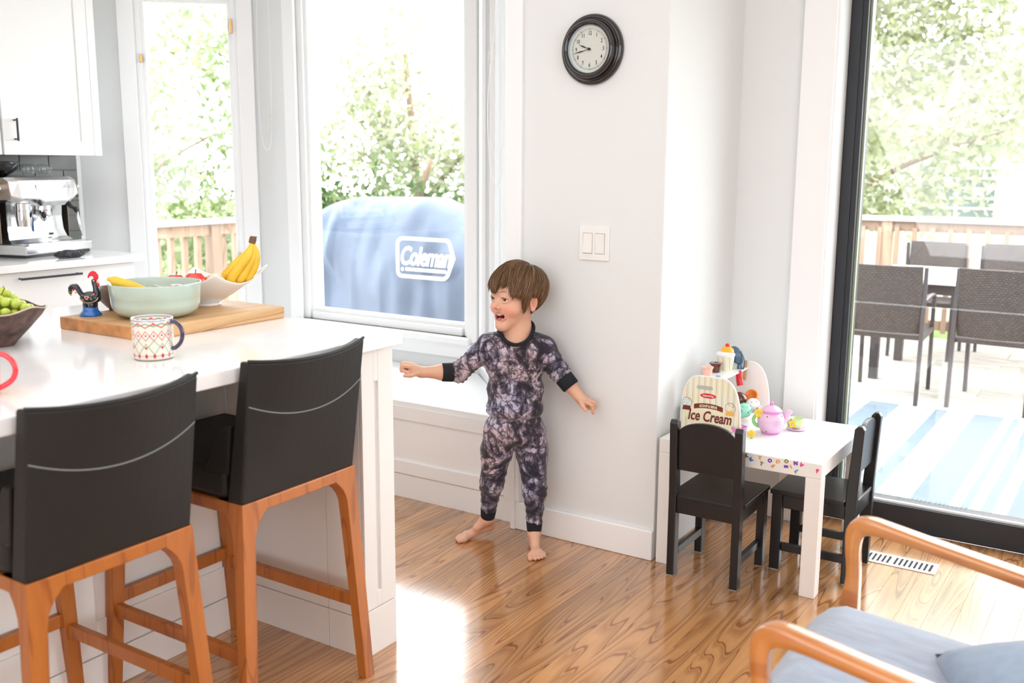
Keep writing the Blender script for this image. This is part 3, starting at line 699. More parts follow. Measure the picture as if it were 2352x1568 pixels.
for r_0 in (.0665, .0625): MB().lathe([(r_0, .0262), (r_0, .0266), (r_0 + .0005, .0266), (r_0 + .0005, .0262)], 72).build('track_ring', M['ink'], dl)
for h in range(1, 13):
    a = PI / 2 - h * PI / 6
    me = text_mesh(str(h), .0185, .0002, 0, .0002, .74); o = link('numeral', me, M['ink'], dl, loc=(.0515 * math.cos(a), .0515 * math.sin(a), .0264))
    MB().prism([(-.0009, -.0012), (.0009, -.0012), (.0009, .0012), (-.0009, .0012)], .0262, .0268, 'z').build('tick', M['ink'], dl, rot=(0, 0, a), loc=(.0645 * math.cos(a), .0645 * math.sin(a), 0))
def hand(a, ln, w): MB().prism([(-.004, -w * .35), (ln * .3, -w * .4), (ln * .55, -w), (ln, 0), (ln * .55, w), (ln * .3, w * .4), (-.004, w * .35)], .029, .030, 'z').build('hand', M['ink'], ck, rot=(0, 0, a))
hand(PI / 2 - (9.72) * PI / 6, .044, .0026); hand(PI / 2 - 43 / 60 * 2 * PI, .064, .0021)
MB().lathe([(.001, .028), (.0045, .028), (.0045, .033), (.001, .033)], 16).build('hub', M['clock_dark'], ck)
MB().lathe([(.0785, .0385), (.05, .0405), (.0, .041)], 48).build('crystal', glass('clock_crystal', refl=.6), ck, smooth=True)

sw = thing('light_switch', 'white double rocker switch plate on the wall below the clock', 'light switch', (-1.643, 3.077, 1.103))
pl = MB(); pl.box(-.059, .059, -.006, 0, -.0595, .0595)
pl.build('plate', M['white'], sw, bev=.003, seg=3)
for s in (-.024, .024):
    MB().box(s - .0185, s + .0185, -.0066, -.0058, -.036, .036).build('surround', mat('switch_gap', (.35, .35, .35), .6), sw)
    MB().prism([(-.0065, -.0345), (-.011 if s < 0 else -.007, -.033), (-.0085, 0), (-.007 if s < 0 else -.011, .033), (-.0065, .0345)], s - .0172, s + .0172, 'x').build('rocker', M['white'], sw, bev=.0008)

M['vent'] = mat('pale_metal_vent', (.72, .70, .66), .22, spec=.7); M['void'] = mat('duct_black', (.004, .004, .005), .8)
vt = thing('floor_vent', 'slotted metal vent set in the oak floor before the patio door', 'vent', (-.675, 3.54, 0))
mb = MB(); mb.box(-.148, .148, -.052, -.034, 0, .003).box(-.148, .148, .034, .052, 0, .003).box(-.148, -.132, -.034, .034, 0, .003).box(.132, .148, -.034, .034, 0, .003).box(-.008, .008, -.034, .034, 0, .003)
mb.build('frame', M['vent'], vt, bev=.0008)
for g in (-1, 1):
    for i in range(7):
        x = g * (.016 + .0165 * i); a = x if g > 0 else x - .0085
        MB().box(a, a + .0085, -.034, .034, 0, .003).build('slat', M['vent'], vt)
MB().box(-.132, .132, -.034, .034, -.0005, .0006).build('duct_shade', M['void'], vt)  # flat black sheet standing in for the dark of the duct below the slats

# ------------------------------------------------------------------ things on the island
IZ = .92; BZ = .954
M['maple'] = wood('board_maple', (.66, .42, .20), (.42, .20, .075), .45, rings=6, dens=(9, 1.2, 9), fine=.35, lo=.35)
M['endgrain'] = mat('end_grain', (.50, .22, .075), .55, var=.35, vscale=26)
bd = thing('cutting_board', 'thick wooden cutting board carrying the bowls and rooster on the island', 'cutting board', (-2.337, 1.855, IZ))
me = MB().box(-.179, .179, -.248, .248, 0, .034).mesh('slab')
o = link('slab', me, [M['maple'], M['endgrain']], bd, bev=.004, seg=3)
for p_ in me.polygons:
    if abs(p_.normal.y) > .9: p_.material_index = 1
M['sage'] = mat('sage_ceramic', (.46, .56, .49), .14, spec=.5, coat=.5, var=.05, vscale=9)
gb = thing('mixing_bowl', 'large pale green ceramic bowl in the middle of the cutting board', 'bowl', (-2.315, 1.772, BZ))
MB().lathe([(0, .002), (.07, .002), (.074, 0), (.078, .002), (.1, .009), (.113, .022), (.1175, .038), (.119, .055), (.1195, .0555), (.1225, .09), (.1235, .0935), (.1215, .0945), (.119, .092), (.1155, .055), (.112, .035), (.1, .018), (.07, .009), (0, .008)], 72).build('shell', M['sage'], gb, smooth=True)

M['red_skin'] = mat('red_apple_skin', (.62, .03, .02), .25, var=.3, vscale=12, coat=.3); M['stem'] = mat('stem_brown', (.12, .07, .03), .8)
M['tomato'] = mat('tomato_skin', (.72, .045, .02), .18, coat=.5)
M['onion'] = mat('pale_onion_skin', (.75, .55, .32), .35, var=.15, vscale=9)
M['banana'] = mat('banana_peel', (.80, .50, .035), .42, var=.12, vscale=18); M['banana_tip'] = mat('banana_tip', (.16, .08, .04), .7)
def fruit(name, lab, loc, r, m, grp=None, squash=.88, stem=True):
    t = thing(name, lab, name, loc, rnd.random() * 6, grp)
    prof = []
    for i in range(17):
        a = PI * i / 16; rr = r * math.sin(a) ** .9 if 0 < i < 16 else 0; dip = .12 * r * math.exp(-(rr / (.28 * r)) ** 2)
        prof.append((rr, -r * squash * math.cos(a) + (dip if a < PI / 2 else -dip * 1.6)))
    MB().lathe(prof, 28).build('flesh', m, t, smooth=True)
    if stem: MB().tube([(0, 0, r * squash * .8), (.002, 0, r * squash * 1.05), (.004, 0, r * squash * 1.2)], .0016, 6).build('stem', M['stem'], t)
    return t
def banana(parent, pts, r, name='fruit'):
    sp_ = spline(pts, 7); n_ = len(sp_); rad = []
    for i in range(n_):
        q = i / (n_ - 1); rad.append(r * (.34 if q < .10 else .34 + .66 * min(1, (q - .10) / .22) if q < .32 else 1 if q < .82 else max(.18, 1 - (q - .82) / .2)))
    b = MB().tube(sp_, rad, 6).build(name, M['banana'], parent, smooth=True, sub=1)
    MB().sphere(sp_[-1], r * .22, 8, 6).build('tip', M['banana_tip'], b)
    return b
# white curved bowl with four raised corners
M['porcelain'] = mat('white_porcelain', (.80, .79, .79), .12, coat=.6)
wb = thing('corner_bowl', 'white porcelain bowl with four pointed raised corners holding bananas and tomatoes', 'bowl', (-2.368, 1.988, BZ), 1.10)
def wbp(p, q, o_=0):
    ax, by, h = .198 - o_, .134 - o_, .102
    r_2 = p * p + q * q
    return (ax * p, by * q, .004 + h * max(0, r_2 - .03) ** .72 * (1 + .1 * p) + (0 if not o_ else .005))
mb = MB(); n_ = 16; V = []; F = []
def g_(i, j): s_ = -1 + 2 * i / n_; t_ = -1 + 2 * j / n_; return (s_ + t_) / 2, (s_ - t_) / 2
for lay in (0, 1):
    for i in range(n_ + 1):
        for j in range(n_ + 1): V.append(wbp(*g_(i, j), .004 * lay))
w1 = n_ + 1
for i in range(n_):
    for j in range(n_):
        a = i * w1 + j; F.append((a, a + 1, a + w1 + 1, a + w1)); a += w1 * w1; F.append((a, a + w1, a + w1 + 1, a + 1))
edge = [(i, 0) for i in range(n_)] + [(n_, j) for j in range(n_)] + [(i, n_) for i in range(n_, 0, -1)] + [(0, j) for j in range(n_, 0, -1)]
for k_ in range(len(edge)):
    a = edge[k_][0] * w1 + edge[k_][1]; b_ = edge[(k_ + 1) % len(edge)]; b_ = b_[0] * w1 + b_[1]; F.append((a, b_, b_ + w1 * w1, a + w1 * w1))
mb.add(V, F); mb.build('shell', M['porcelain'], wb, smooth=True, sub=1)
MB().lathe([(.001, .0), (.042, .0), (.045, .006), (.04, .009), (.001, .009)], 32).build('foot_ring', M['porcelain'], wb, smooth=True)
bn = thing('banana_bunch', 'bunch of yellow bananas standing stem up in the white pointed bowl', 'bananas', (-2.325, 2.062, BZ + .036), .5722)
Tp = (.060, .0, .153)
for pts in ([Tp, (.045, -.012, .115), (.010, -.022, .080), (-.022, -.022, .046), (-.032, -.02, .028)],
            [Tp, (.052, -.02, .115), (.026, -.030, .078), (.002, -.032, .044), (-.006, -.030, .024)],
            [Tp, (.06, -.003, .115), (.046, -.012, .078), (.026, -.018, .044), (.012, -.018, .024)],
            [Tp, (.068, .006, .118), (.062, .004, .078), (.042, .002, .044), (.026, .0, .026)]): banana(bn, pts, .0165)
MB().tube([(.058, 0, .146), (.062, 0, .158), (.063, 0, .166)], [.010, .011, .009], 8).build('crown', M['banana_tip'], bn)
for sx_, sy_ in ((.01, .004), (-.008, .003), (.012, -.006)): MB().bar((.063, 0, .163), (.063 + sx_, sy_, .158 + .006), .006, .002).build('dry_end', M['banana_tip'], bn)
fruit('tomato', 'red tomato in the white bowl, second from left, left of the onion', (-2.350, 1.940, BZ + .079), .033, M['tomato'], None, .8)
fruit('tomato', 'leftmost red tomato in the white bowl behind the green bowl', (-2.418, 1.925, BZ + .072), .031, M['tomato'], None, .8)
fruit('onion', 'pale round onion in the white bowl between tomato and bananas', (-2.319, 1.984, BZ + .070), .03, M['onion'], None, .95, False)
fruit('apple', 'red apple lying inside the large green bowl', (-2.278, 1.812, BZ + .055), .036, M['red_skin'], None, .9, False)
b1 = thing('banana', 'single yellow banana leaning over the left rim of the green bowl', 'banana', (-2.36, 1.70, BZ + .062), .5722)
banana(b1, [(-.035, -.012, .045), (-.024, -.012, .043), (-.008, -.01, .036), (.03, 0, .022), (.07, .02, -.005), (.09, .03, -.025)], .017)
# dark stoneware bowl
M['stone'] = mat('brown_stoneware', (.15, .10, .065), .45, var=.3, vscale=14); M['stone_in'] = mat('dark_glaze', (.07, .05, .05), .2)
db = thing('stoneware_bowl', 'small brown stoneware bowl behind the rooster on the board', 'bowl', (-2.50, 1.787, BZ))
MB().lathe([(0, 0), (.028, 0), (.03, .006), (.034, .008), (.052, .028), (.056, .045), (.058, .064), (.0565, .066), (.0545, .064), (.051, .042), (.03, .012), (0, .01)], 48).build('shell', M['stone'], db, smooth=True)
# rooster
M['navy'] = mat('black_navy_enamel', (.008, .008, .02), .15, coat=.6); M['cobalt'] = mat('cobalt_enamel', (.01, .13, .50), .15, coat=.6)
M['comb'] = mat('red_comb_enamel', (.72, .01, .045), .2, coat=.4); M['cream'] = mat('cream_dots', (.85, .75, .55), .4); M['gold'] = mat('yellow_enamel', (.85, .42, .03), .3)
M['green_e'] = mat('green_enamel', (.10, .28, .05), .3); M['pink_e'] = mat('salmon_enamel', (.85, .25, .18), .3)
rs = thing('rooster_figurine', 'small painted black rooster with red comb and blue foot on the board', 'figurine', (-2.462, 1.668, BZ), .5722); rs.scale = (1.1, 1.1, 1.1)
MB().lathe([(0, 0), (.0265, 0), (.0265, .004), (.023, .008), (.0185, .014), (.0175, .022), (0, .023)], 32).build('base', M['cobalt'], rs, smooth=True)
bdy = MB()
bdy.lathe([(.0175, .022), (.0185, .03), (.017, .034)], 24)
bdy.sphere((.002, 0, .045), (.0265, .018, .0165), 24, 14)
bdy.tube(spline([(.012, 0, .044), (.018, 0, .058), (.0165, 0, .072), (.0135, 0, .084), (.0145, 0, .092)], 5), [.016, .0145, .013, .012, .0108, .0098, .009, .0083, .0078, .0074, .007, .0068, .0066, .0065, .0064, .0063, .0064, .0066, .0066, .006, .004], 14)
tl = spline([(-.012, 0, .046), (-.021, 0, .058), (-.0265, 0, .068), (-.033, 0, .0735), (-.0425, 0, .071), (-.047, 0, .061), (-.0465, 0, .05)], 6)
bdy.tube(tl, [.012 + .001 * math.sin(i / 36 * PI) - .0105 * max(0, (i - 26) / 10) for i in range(len(tl))], 12, flat=.55)
rb = bdy.build('body', M['navy'], rs, smooth=True)
comb = [(.0135, .089), (.0115, .099), (.004, .0985), (-.0005, .0945), (-.001, .1), (.0035, .108), (.0115, .113), (.0195, .111), (.0245, .104), (.0245, .096), (.0215, .09)]
MB().prism([(c[0], c[1]) for c in spline(comb + [comb[0]], 4)[:-1]], -.0025, .0025, 'y').build('comb', M['comb'], rs, bev=.001)
MB().sphere((.0225, 0, .0785), (.0045, .003, .006), 10, 8).build('wattle', M['comb'], rs, smooth=True)
MB().loft([[(.0195, -.002, .086), (.0195, .002, .086), (.0195, 0, .090)], [(.0275, -.0003, .0855), (.0275, .0003, .0855), (.0275, 0, .0865)]]).build('beak', M['gold'], rs)
MB().sphere((.0155, -.0065, .0885), (.0022, .0012, .0026), 10, 8).build('eye', M['gold'], rs, smooth=True)
dots = MB()
for i in range(24):
    a = -2.9 + 2.75 * i / 23; x = .002 + .0238 * math.cos(a); z = .049 + .0145 * math.sin(a); dots.sphere((x, -.0125 - .004 * math.cos(a * 1.0 + 1.5) ** 2, z), .0011, 6, 4)
for i in range(3, len(tl) - 1, 1): dots.sphere((tl[i][0] - .0035 * (1 if i < 99 else 0), -.0052, tl[i][2] + .0075 * (1 - .5 * (i > 24))), .001, 6, 4)
dots.build('dot_trim', M['cream'], rb)
def heart(x, y, z, s_, m, nm='heart'):
    pts = [(s_ * .9 * math.sin(t_) ** 3, s_ * (.8 * math.cos(t_) - .3 * math.cos(2 * t_) - .12 * math.cos(3 * t_))) for t_ in [2 * PI * i / 18 for i in range(18)]]
    MB().prism([(x + a, z + b_) for a, b_ in pts], y, y + .001, 'y').build(nm, m, rb)
heart(0, -.0195, .048, .0062, M['cream']); heart(0, -.0202, .048, .0042, M['comb'])
heart(-.036, -.0082, .0665, .0055, M['cream']); heart(-.036, -.0088, .0665, .0038, M['comb'])
lf = MB()
for x, y, z in ((-.010, -.0172, .053), (.012, -.0172, .053), (-.010, -.0165, .042), (.011, -.0175, .043), (-.026, -.0075, .064), (-.044, -.0075, .06)): lf.sphere((x, y, z), (.0028, .001, .0018), 8, 6)
lf.build('leaf', M['green_e'], rb)
lf = MB()
for x, y, z in ((-.0145, -.0155, .0405), (.0165, -.0160, .056), (-.031, -.008, .059), (-.0425, -.0072, .054)): lf.sphere((x, y, z), (.0026, .001, .0022), 8, 6)
lf.build('flower', M['pink_e'], rb)

# patterned mug: painted lozenges on a cream wall
def painted_mug():
    m = mat('painted_mug_glaze', (.74, .68, .58), .22, coat=.4); N, L, b = nodes(m)
    tc = N.new('ShaderNodeTexCoord'); sp = N.new('ShaderNodeSeparateXYZ'); L.new(tc.outputs['Object'], sp.inputs[0])
    at = N.new('ShaderNodeMath'); at.operation = 'ARCTAN2'; L.new(sp.outputs[1], at.inputs[0]); L.new(sp.outputs[0], at.inputs[1])
    def op(o_, a, b_=None, c_=None, clamp=False):
        q = N.new('ShaderNodeMath'); q.operation = o_; q.use_clamp = clamp
        for i, v in enumerate((a, b_, c_)):
            if v is None: continue
            if isinstance(v, (int, float)): q.inputs[i].default_value = v
            else: L.new(v, q.inputs[i])
        return q.outputs[0]
    u = op('MULTIPLY', at.outputs[0], 8 / (2 * PI)); z = sp.outputs[2]
    tri = op('ABSOLUTE', op('SUBTRACT', op('FRACT', u), .5))          # 0..0.5
    cur = N.new('ShaderNodeRGB').outputs[0]; cur.default_value = (.74, .68, .58, 1)
    def layer(mask, col):
        nonlocal cur
        x = N.new('ShaderNodeMix'); x.data_type = 'RGBA'; L.new(mask, x.inputs[0]); L.new(cur, x.inputs[6]); x.inputs[7].default_value = (*col, 1); cur = x.outputs[2]
    def zig(z0, amp, wd, ph=0):
        t_ = tri if not ph else op('SUBTRACT', .5, tri)
        d = op('ABSOLUTE', op('SUBTRACT', z, op('MULTIPLY_ADD', t_, amp, z0))); return op('LESS_THAN', d, wd)
    def dots(z0, rz, ph, du=.5):
        t_ = tri if ph else op('SUBTRACT', .5, tri)
        return op('LESS_THAN', op('ADD', op('POWER', op('DIVIDE', op('SUBTRACT', z, z0), rz), 2), op('POWER', op('DIVIDE', t_, du), 2)), 1)
    red = (.62, .03, .04); gr = (.05, .26, .14); nv = (.03, .02, .10)
    layer(zig(.048, .044, .0013), red); layer(zig(.048, .044, .0013, 1), red); layer(zig(.078, .02, .0014, 1), red)
    layer(zig(.016, .05, .0012), gr); layer(zig(.028, .04, .0010, 1), gr); layer(zig(.0815, .012, .0012), gr)
    for z0, rz, ph, du, c_ in ((.012, .0055, 0, .09, red), (.012, .0055, 1, .09, red), (.0315, .004, 0, .07, red), (.06, .0025, 0, .05, nv), (.0595, .0025, 1, .05, nv), (.012, .002, 0, .03, nv), (.0875, .003, 1, .06, red)): layer(dots(z0, rz, ph, du), c_)
    layer(op('LESS_THAN', op('ABSOLUTE', op('SUBTRACT', z, .012)), .0005), nv)
    layer(op('GREATER_THAN', z, .0925), (.10, .12, .35)); layer(op('GREATER_THAN', z, .0945), (.74, .74, .72)); layer(op('LESS_THAN', z, .0018), nv)
    L.new(cur, b.inputs['Base Color']); return m
M['mug'] = painted_mug(); M['handle_navy'] = mat('navy_handle_glaze', (.018, .012, .055), .2, coat=.5)
mg = thing('mug', 'hand painted mug with red lozenges and navy handle in front of the board', 'mug', (-1.962, 1.487, IZ), .5722)
MB().lathe([(0, .002), (.036, .002), (.039, 0), (.0455, .003), (.0465, .01), (.0465, .088), (.0475, .0955), (.0465, .097), (.044, .095), (.043, .01), (.038, .006), (0, .006)], 56).build('cup', M['mug'], mg, smooth=True)
MB().tube(spline([(.042, -.004, .088), (.056, -.004, .086), (.068, -.004, .074), (.0715, -.004, .056), (.066, -.004, .038), (.054, -.004, .026), (.0455, -.004, .024)], 6), .0062, 12, flat=.8).build('handle', M['handle_navy'], mg, smooth=True)
MB().lathe([(0, .075), (.0432, .075)], 32).build('coffee', mat('milky_coffee', (.42, .24, .13), .15), mg)
M['red_glaze'] = mat('red_mug_glaze', (.75, .02, .035), .14, coat=.6)
rm = thing('mug', 'plain red mug with white inside at the left picture edge', 'mug', (-1.925, 1.045, IZ), .62)
MB().lathe([(0, .002), (.032, .002), (.034, 0), (.0405, .003), (.0415, .01), (.0425, .088), (.0415, .091)], 48).build('cup', M['red_glaze'], rm, smooth=True)
MB().lathe([(.0418, .0905), (.040, .0912), (.039, .088), (.038, .01), (0, .008)], 48).build('lining', M['porcelain'], rm, smooth=True)
MB().tube(spline([(.039, 0, .081), (.055, 0, .082), (.070, 0, .07), (.076, 0, .052), (.070, 0, .034), (.056, 0, .022), (.039, 0, .014)], 6), .0042, 12, flat=1.3).build('handle', M['red_glaze'], rm, smooth=True)
# grape bowl
M['bowlbrown'] = mat('rough_brown_glaze', (.085, .045, .035), .5, var=.85, vscale=38, bump=.5, bscale=60, bdist=.003); M['rimcream'] = mat('cream_rim', (.62, .50, .36), .5, var=.2, vscale=20)
gw = thing('fruit_bowl', 'dark brown pottery bowl with a cream wavy rim full of green grapes', 'bowl', (-2.418, 1.372, IZ))
rings = []
prof = [(.001, .004), (.036, .003), (.04, 0), (.045, .004), (.05, .012), (.082, .045), (.108, .075), (.119, .092), (.121, .094), (.117, .095), (.105, .08), (.078, .05), (.045, .022), (.001, .016)]
for i, (r_0, z_0) in enumerate(prof):
    ring = []
    for j in range(56):
        a = 2 * PI * j / 56; wv = (.006 * math.sin(3 * a + .6) + .003 * math.sin(7 * a)) * (z_0 / .095) ** 2
        ring.append((r_0 * (1 + .02 * math.sin(5 * a)) * math.cos(a), r_0 * math.sin(a), z_0 + wv))
    rings.append(ring)
MB().loft(rings[:8], cap=False).build('shell', M['bowlbrown'], gw, smooth=True)
MB().loft(rings[7:10], cap=False).build('rim', M['rimcream'], gw, smooth=True)
MB().loft(rings[9:], cap=False).build('lining', M['bowlbrown'], gw, smooth=True)
M['grape'] = mat('green_grape_skin', (.50, .60, .10), .22, var=.15, vscale=20, sss=.3); M['grape_stem'] = mat('grape_stem', (.22, .13, .06), .7)
gp = thing('grape_bunch', 'bunch of green grapes heaped in the brown pottery bowl', 'grapes', (-2.418, 1.372, IZ + .05))
rg = random.Random(4); done = []
gm = MB().sphere((0, 0, 0), (.0125, .0125, .0145), 16, 10).mesh('grape'); gm.materials.append(M['grape']); gm.polygons.foreach_set('use_smooth', [True] * len(gm.polygons))
tries = 0
while len(done) < 74 and tries < 20000:
    tries += 1; a = rg.random() * 6.283; r_0 = .085 * math.sqrt(rg.random()); lvl = rg.random()
    hmax = .035 + .052 * (1 - (r_0 / .095) ** 2); z_0 = (-.02 + .35 * r_0) + lvl * (hmax - (-.02 + .35 * r_0))
    p_ = Vector((r_0 * math.cos(a), r_0 * math.sin(a), z_0))
    if p_.z < -.025 + r_0 * .72: continue
    if all((p_ - q).length > .0222 for q in done):
        done.append(p_); o = bpy.data.objects.new('grape', gm); COL.objects.link(o); o.parent = gp; o.location = p_; o.rotation_euler = (rg.random(), rg.random(), rg.random())
MB().tube(spline([(.0, .0, .03), (.02, .0, .085), (.012, -.01, .1), (-.01, -.02, .125), (-.03, -.02, .14)], 4), .0016, 6).tube([(.01, 0, .05), (.035, .01, .095), (.03, .01, .1)], .0013, 6).tube([(.01, 0, .06), (.02, -.03, .09)], .0013, 6).build('stem', M['grape_stem'], gp)

# ------------------------------------------------------------------ coffee machine on the kitchen counter
cm = thing('espresso_machine', 'stainless steel espresso machine on the kitchen counter', 'coffee machine', (-4.185, 2.706, .95), math.atan2(.389, -.096))
M['sideSteel'] = mat('steel_side', (.33, .27, .22), .32, metal=.9); M['darkplastic'] = mat('black_plastic', (.015, .015, .018), .35); M['gauge'] = mat('blue_water_window', (.02, .06, .25), .2)
MB().prism([(.006, .012), (.0, .02), (.0, .052), (.02, .058), (.32, .058), (.32, .012)], -.2, .2, 'x').build('base', M['steel'], cm, bev=.004)
MB().box(-.19, .19, .015, .31, 0, .012).build('foot', M['darkplastic'], cm)
MB().box(-.17, .17, .012, .11, .056, .061).build('drip_grid', M['chrome'], cm, bev=.002)
# column, flaring into the base
rings = []
for z_0, x_0, y_0 in ((.056, .186, .09), (.075, .172, .118), (.11, .165, .13), (.17, .163, .134), (.24, .165, .13)):
    rings.append([(-x_0, y_0, z_0), (x_0, y_0, z_0), (x_0, .32, z_0), (-x_0, .32, z_0)])
MB().loft(rings).build('front_panel', M['steel'], cm, smooth=False)
hd = MB(); R_ = []
for x_0, zb_, yf in ((-.2, .252, .06), (-.165, .238, .035), (-.07, .236, .03), (-.04, .222, .03), (.10, .222, .03), (.145, .238, .035), (.2, .252, .06)):
    R_.append([(x_0, yf + .025, zb_), (x_0, yf, zb_ + .02), (x_0, yf + .015, .335), (x_0, yf + .04, .35), (x_0, .32, .35), (x_0, .32, zb_)])
hd.loft(R_).build('head', M['steel'], cm, bev=.004)
for s in (-1, 1): MB().prism([(.06, .254), (.07, .333), (.1, .348), (.32, .348), (.32, .06), (.13, .06), (.13, .252)], s * .2, s * .204, 'x').build('side_panel', M['sideSteel'], cm, bev=.002)
MB().lathe([(.001, 0), (.03, 0), (.03, .03), (.026, .034), (.001, .034)], 28).build('side_knob', M['chrome'], cm, rot=(0, -PI / 2, 0), loc=(-.2, .12, .30), smooth=False)
MB().lathe([(.001, 0), (.034, 0), (.036, -.03), (.03, -.032), (.001, -.032)], 28, (.02, .10, .232)).build('group_head', M['chrome'], cm, smooth=False)
pf = MB().lathe([(.001, 0), (.037, 0), (.037, -.02), (.02, -.032), (.008, -.05), (.001, -.05)], 28, (.02, .10, .2)).build('portafilter', M['chrome'], cm)
MB().tube([(-.01, .075, .19), (-.05, .035, .186), (-.085, .0, .182)], [.008, .012, .011], 12).build('handle', M['darkplastic'], pf, smooth=True)
MB().lathe([(.001, 0), (.032, 0), (.032, -.03), (.034, -.032), (.034, -.07), (.03, -.1), (.001, -.104)], 28, (-.125, .075, .235)).build('grinder_outlet', M['chrome'], cm)
MB().lathe([(.001, 0), (.018, 0), (.017, -.045), (.001, -.047)], 20, (-.075, .10, .222)).build('tamper', M['chrome'], cm)
MB().box(-.028, -.014, .128, .136, .095, .17).build('water_window', M['gauge'], cm, bev=.003)
MB().box(.068, .09, .118, .127, .085, .094).build('badge', M['darkplastic'], cm, bev=.002)
MB().box(.105, .185, .002, .012, .004, .014).build('tray_catch', M['darkplastic'], cm)
MB().tube([(.15, .09, .24), (.16, .075, .215), (.172, .06, .205)], .011, 10).tube([(.172, .06, .208), (.178, .055, .19)], .012, 10).build('wand_joint', M['darkplastic'], cm, smooth=True)
MB().tube([(.175, .056, .195), (.183, .05, .13), (.19, .045, .075)], .006, 10).build('steam_wand', M['chrome'], cm, smooth=True)
for x_0 in (-.14, .095, .135): MB().lathe([(.001, 0), (.009, 0), (.009, -.004), (.001, -.004)], 20).build('button', M['chrome'], cm, rot=(-PI / 2, 0, 0), loc=(x_0, .033, .31))
MB().box(-.08, .05, .034, .04, .295, .318).build('display_panel', M['steel'], cm, bev=.002)
MB().tube([(.204, .1, .30), (.235, .1, .302)], .005, 8).sphere((.238, .1, .303), .009, 10, 8).build('steam_lever', M['chrome'], cm, smooth=True)
M['smoke'] = glass('smoky_hopper', (.25, .25, .28)); M['clearglass'] = glass('clear_glass', (.93, .95, .95), 1)
MB().lathe([(.03, .35), (.045, .356), (.085, .385), (.095, .41), (.095, .418), (.001, .42)], 36, (-.13, .2, 0)).build('bean_hopper', M['smoke'], cm, smooth=True)
MB().lathe([(.001, .352), (.04, .354), (.075, .38), (.001, .384)], 28, (-.13, .2, 0)).build('beans', mat('coffee_beans', (.03, .015, .008), .6, bump=.8, bscale=120), cm)
def tumbler(lab, x_0, y_0, r_0):
    p_ = cm.matrix_basis
    t = thing('glass_cup', lab, 'glass', (0, 0, 0)); t.location = (-4.185 + math.cos(cm.rotation_euler.z) * x_0 - math.sin(cm.rotation_euler.z) * y_0, 2.706 + math.sin(cm.rotation_euler.z) * x_0 + math.cos(cm.rotation_euler.z) * y_0, 1.30)
    MB().lathe([(.001, .001), (r_0 * .6, .001), (r_0 * .92, .015), (r_0, .034), (r_0 * .9, .056), (r_0 * .87, .056), (r_0 * .96, .034), (r_0 * .86, .016), (.001, .008)], 32).build('bowl', M['clearglass'], t, smooth=True)
tumbler('small clear glass on top of the coffee machine, left one', .02, .17, .03); tumbler('rounded clear glass on top of the coffee machine, right one', .105, .16, .034)
# crumpled cloth
rings = []
for i in range(15):
    u_ = i / 14; ring = []
    for j in range(18):
        a = 2 * PI * j / 18; n_1 = noise.noise(Vector((u_ * 7, a * 1.6, 1.3))) * .9 + .3 * noise.noise(Vector((u_ * 17, a * 4, 7))); r_0 = (.034 + .016 * n_1) * math.sin(PI * (.08 + .84 * u_)) ** .6
        ring.append(((u_ - .5) * .15, r_0 * math.cos(a) * 1.0, max(.0008, .016 + r_0 * .55 * math.sin(a))))
    rings.append(ring)
cl = MB().loft(rings).build('dish_cloth', mat('charcoal_cloth', (.055, .055, .065), .95, bump=.5, bscale=150, var=.5, vscale=60), smooth=True, loc=(-4.05, 2.66, .95), rot=(0, 0, math.radians(98)))
tag(cl, 'crumpled dark grey cloth on the counter edge under the coffee machine', 'cloth')

# ------------------------------------------------------------------ letters on the table and toys on top
LC = {'b': (.02, .16, .55), 'o': (.75, .33, .05), 'p': (.16, .03, .42), 'g': (.25, .24, .06), 'r': (.75, .05, .22), 'k': (.08, .08, .06), 'c': (.02, .3, .5)}
for ch, x_0, z_0, c_, rot in (('K', -1.044, .429, 'b', .5), ('Y', -1.015, .439, 'o', .05), ('T', -1.009, .42, 'g', -.25), ('O', -.982, .435, 'p', 0), ('F', -.97, .421, 'o', 2.6), ('C', -.956, .437, 'o', -1.2), ('O', -.928, .443, 'g', 0), ('E', -.929, .425, 'p', -1.5), ('I', -.912, .427, 'o', .5), ('N', -.898, .4405, 'p', .1), ('L', -.894, .415, 'c', -1.0), ('A', -.879, .439, 'r', 2.6), ('P', -.828, .427, 'r', .1), ('X', -1.062, .438, 'k', .4)):
    me = text_mesh(ch, .0165, .0008, 0, .0009); me.transform(Matrix.Rotation(rot, 4, 'Z')); me.transform(Matrix.Rotation(PI / 2, 4, 'X'))
    if 'ltr_' + c_ not in M: M['ltr_' + c_] = mat('letter_colour_' + c_, LC[c_], .5)
    link('letter_sticker', me, M['ltr_' + c_], tb, loc=(x_0 + 1.371, -.0009, min(z_0, .442)))
TZ = .45
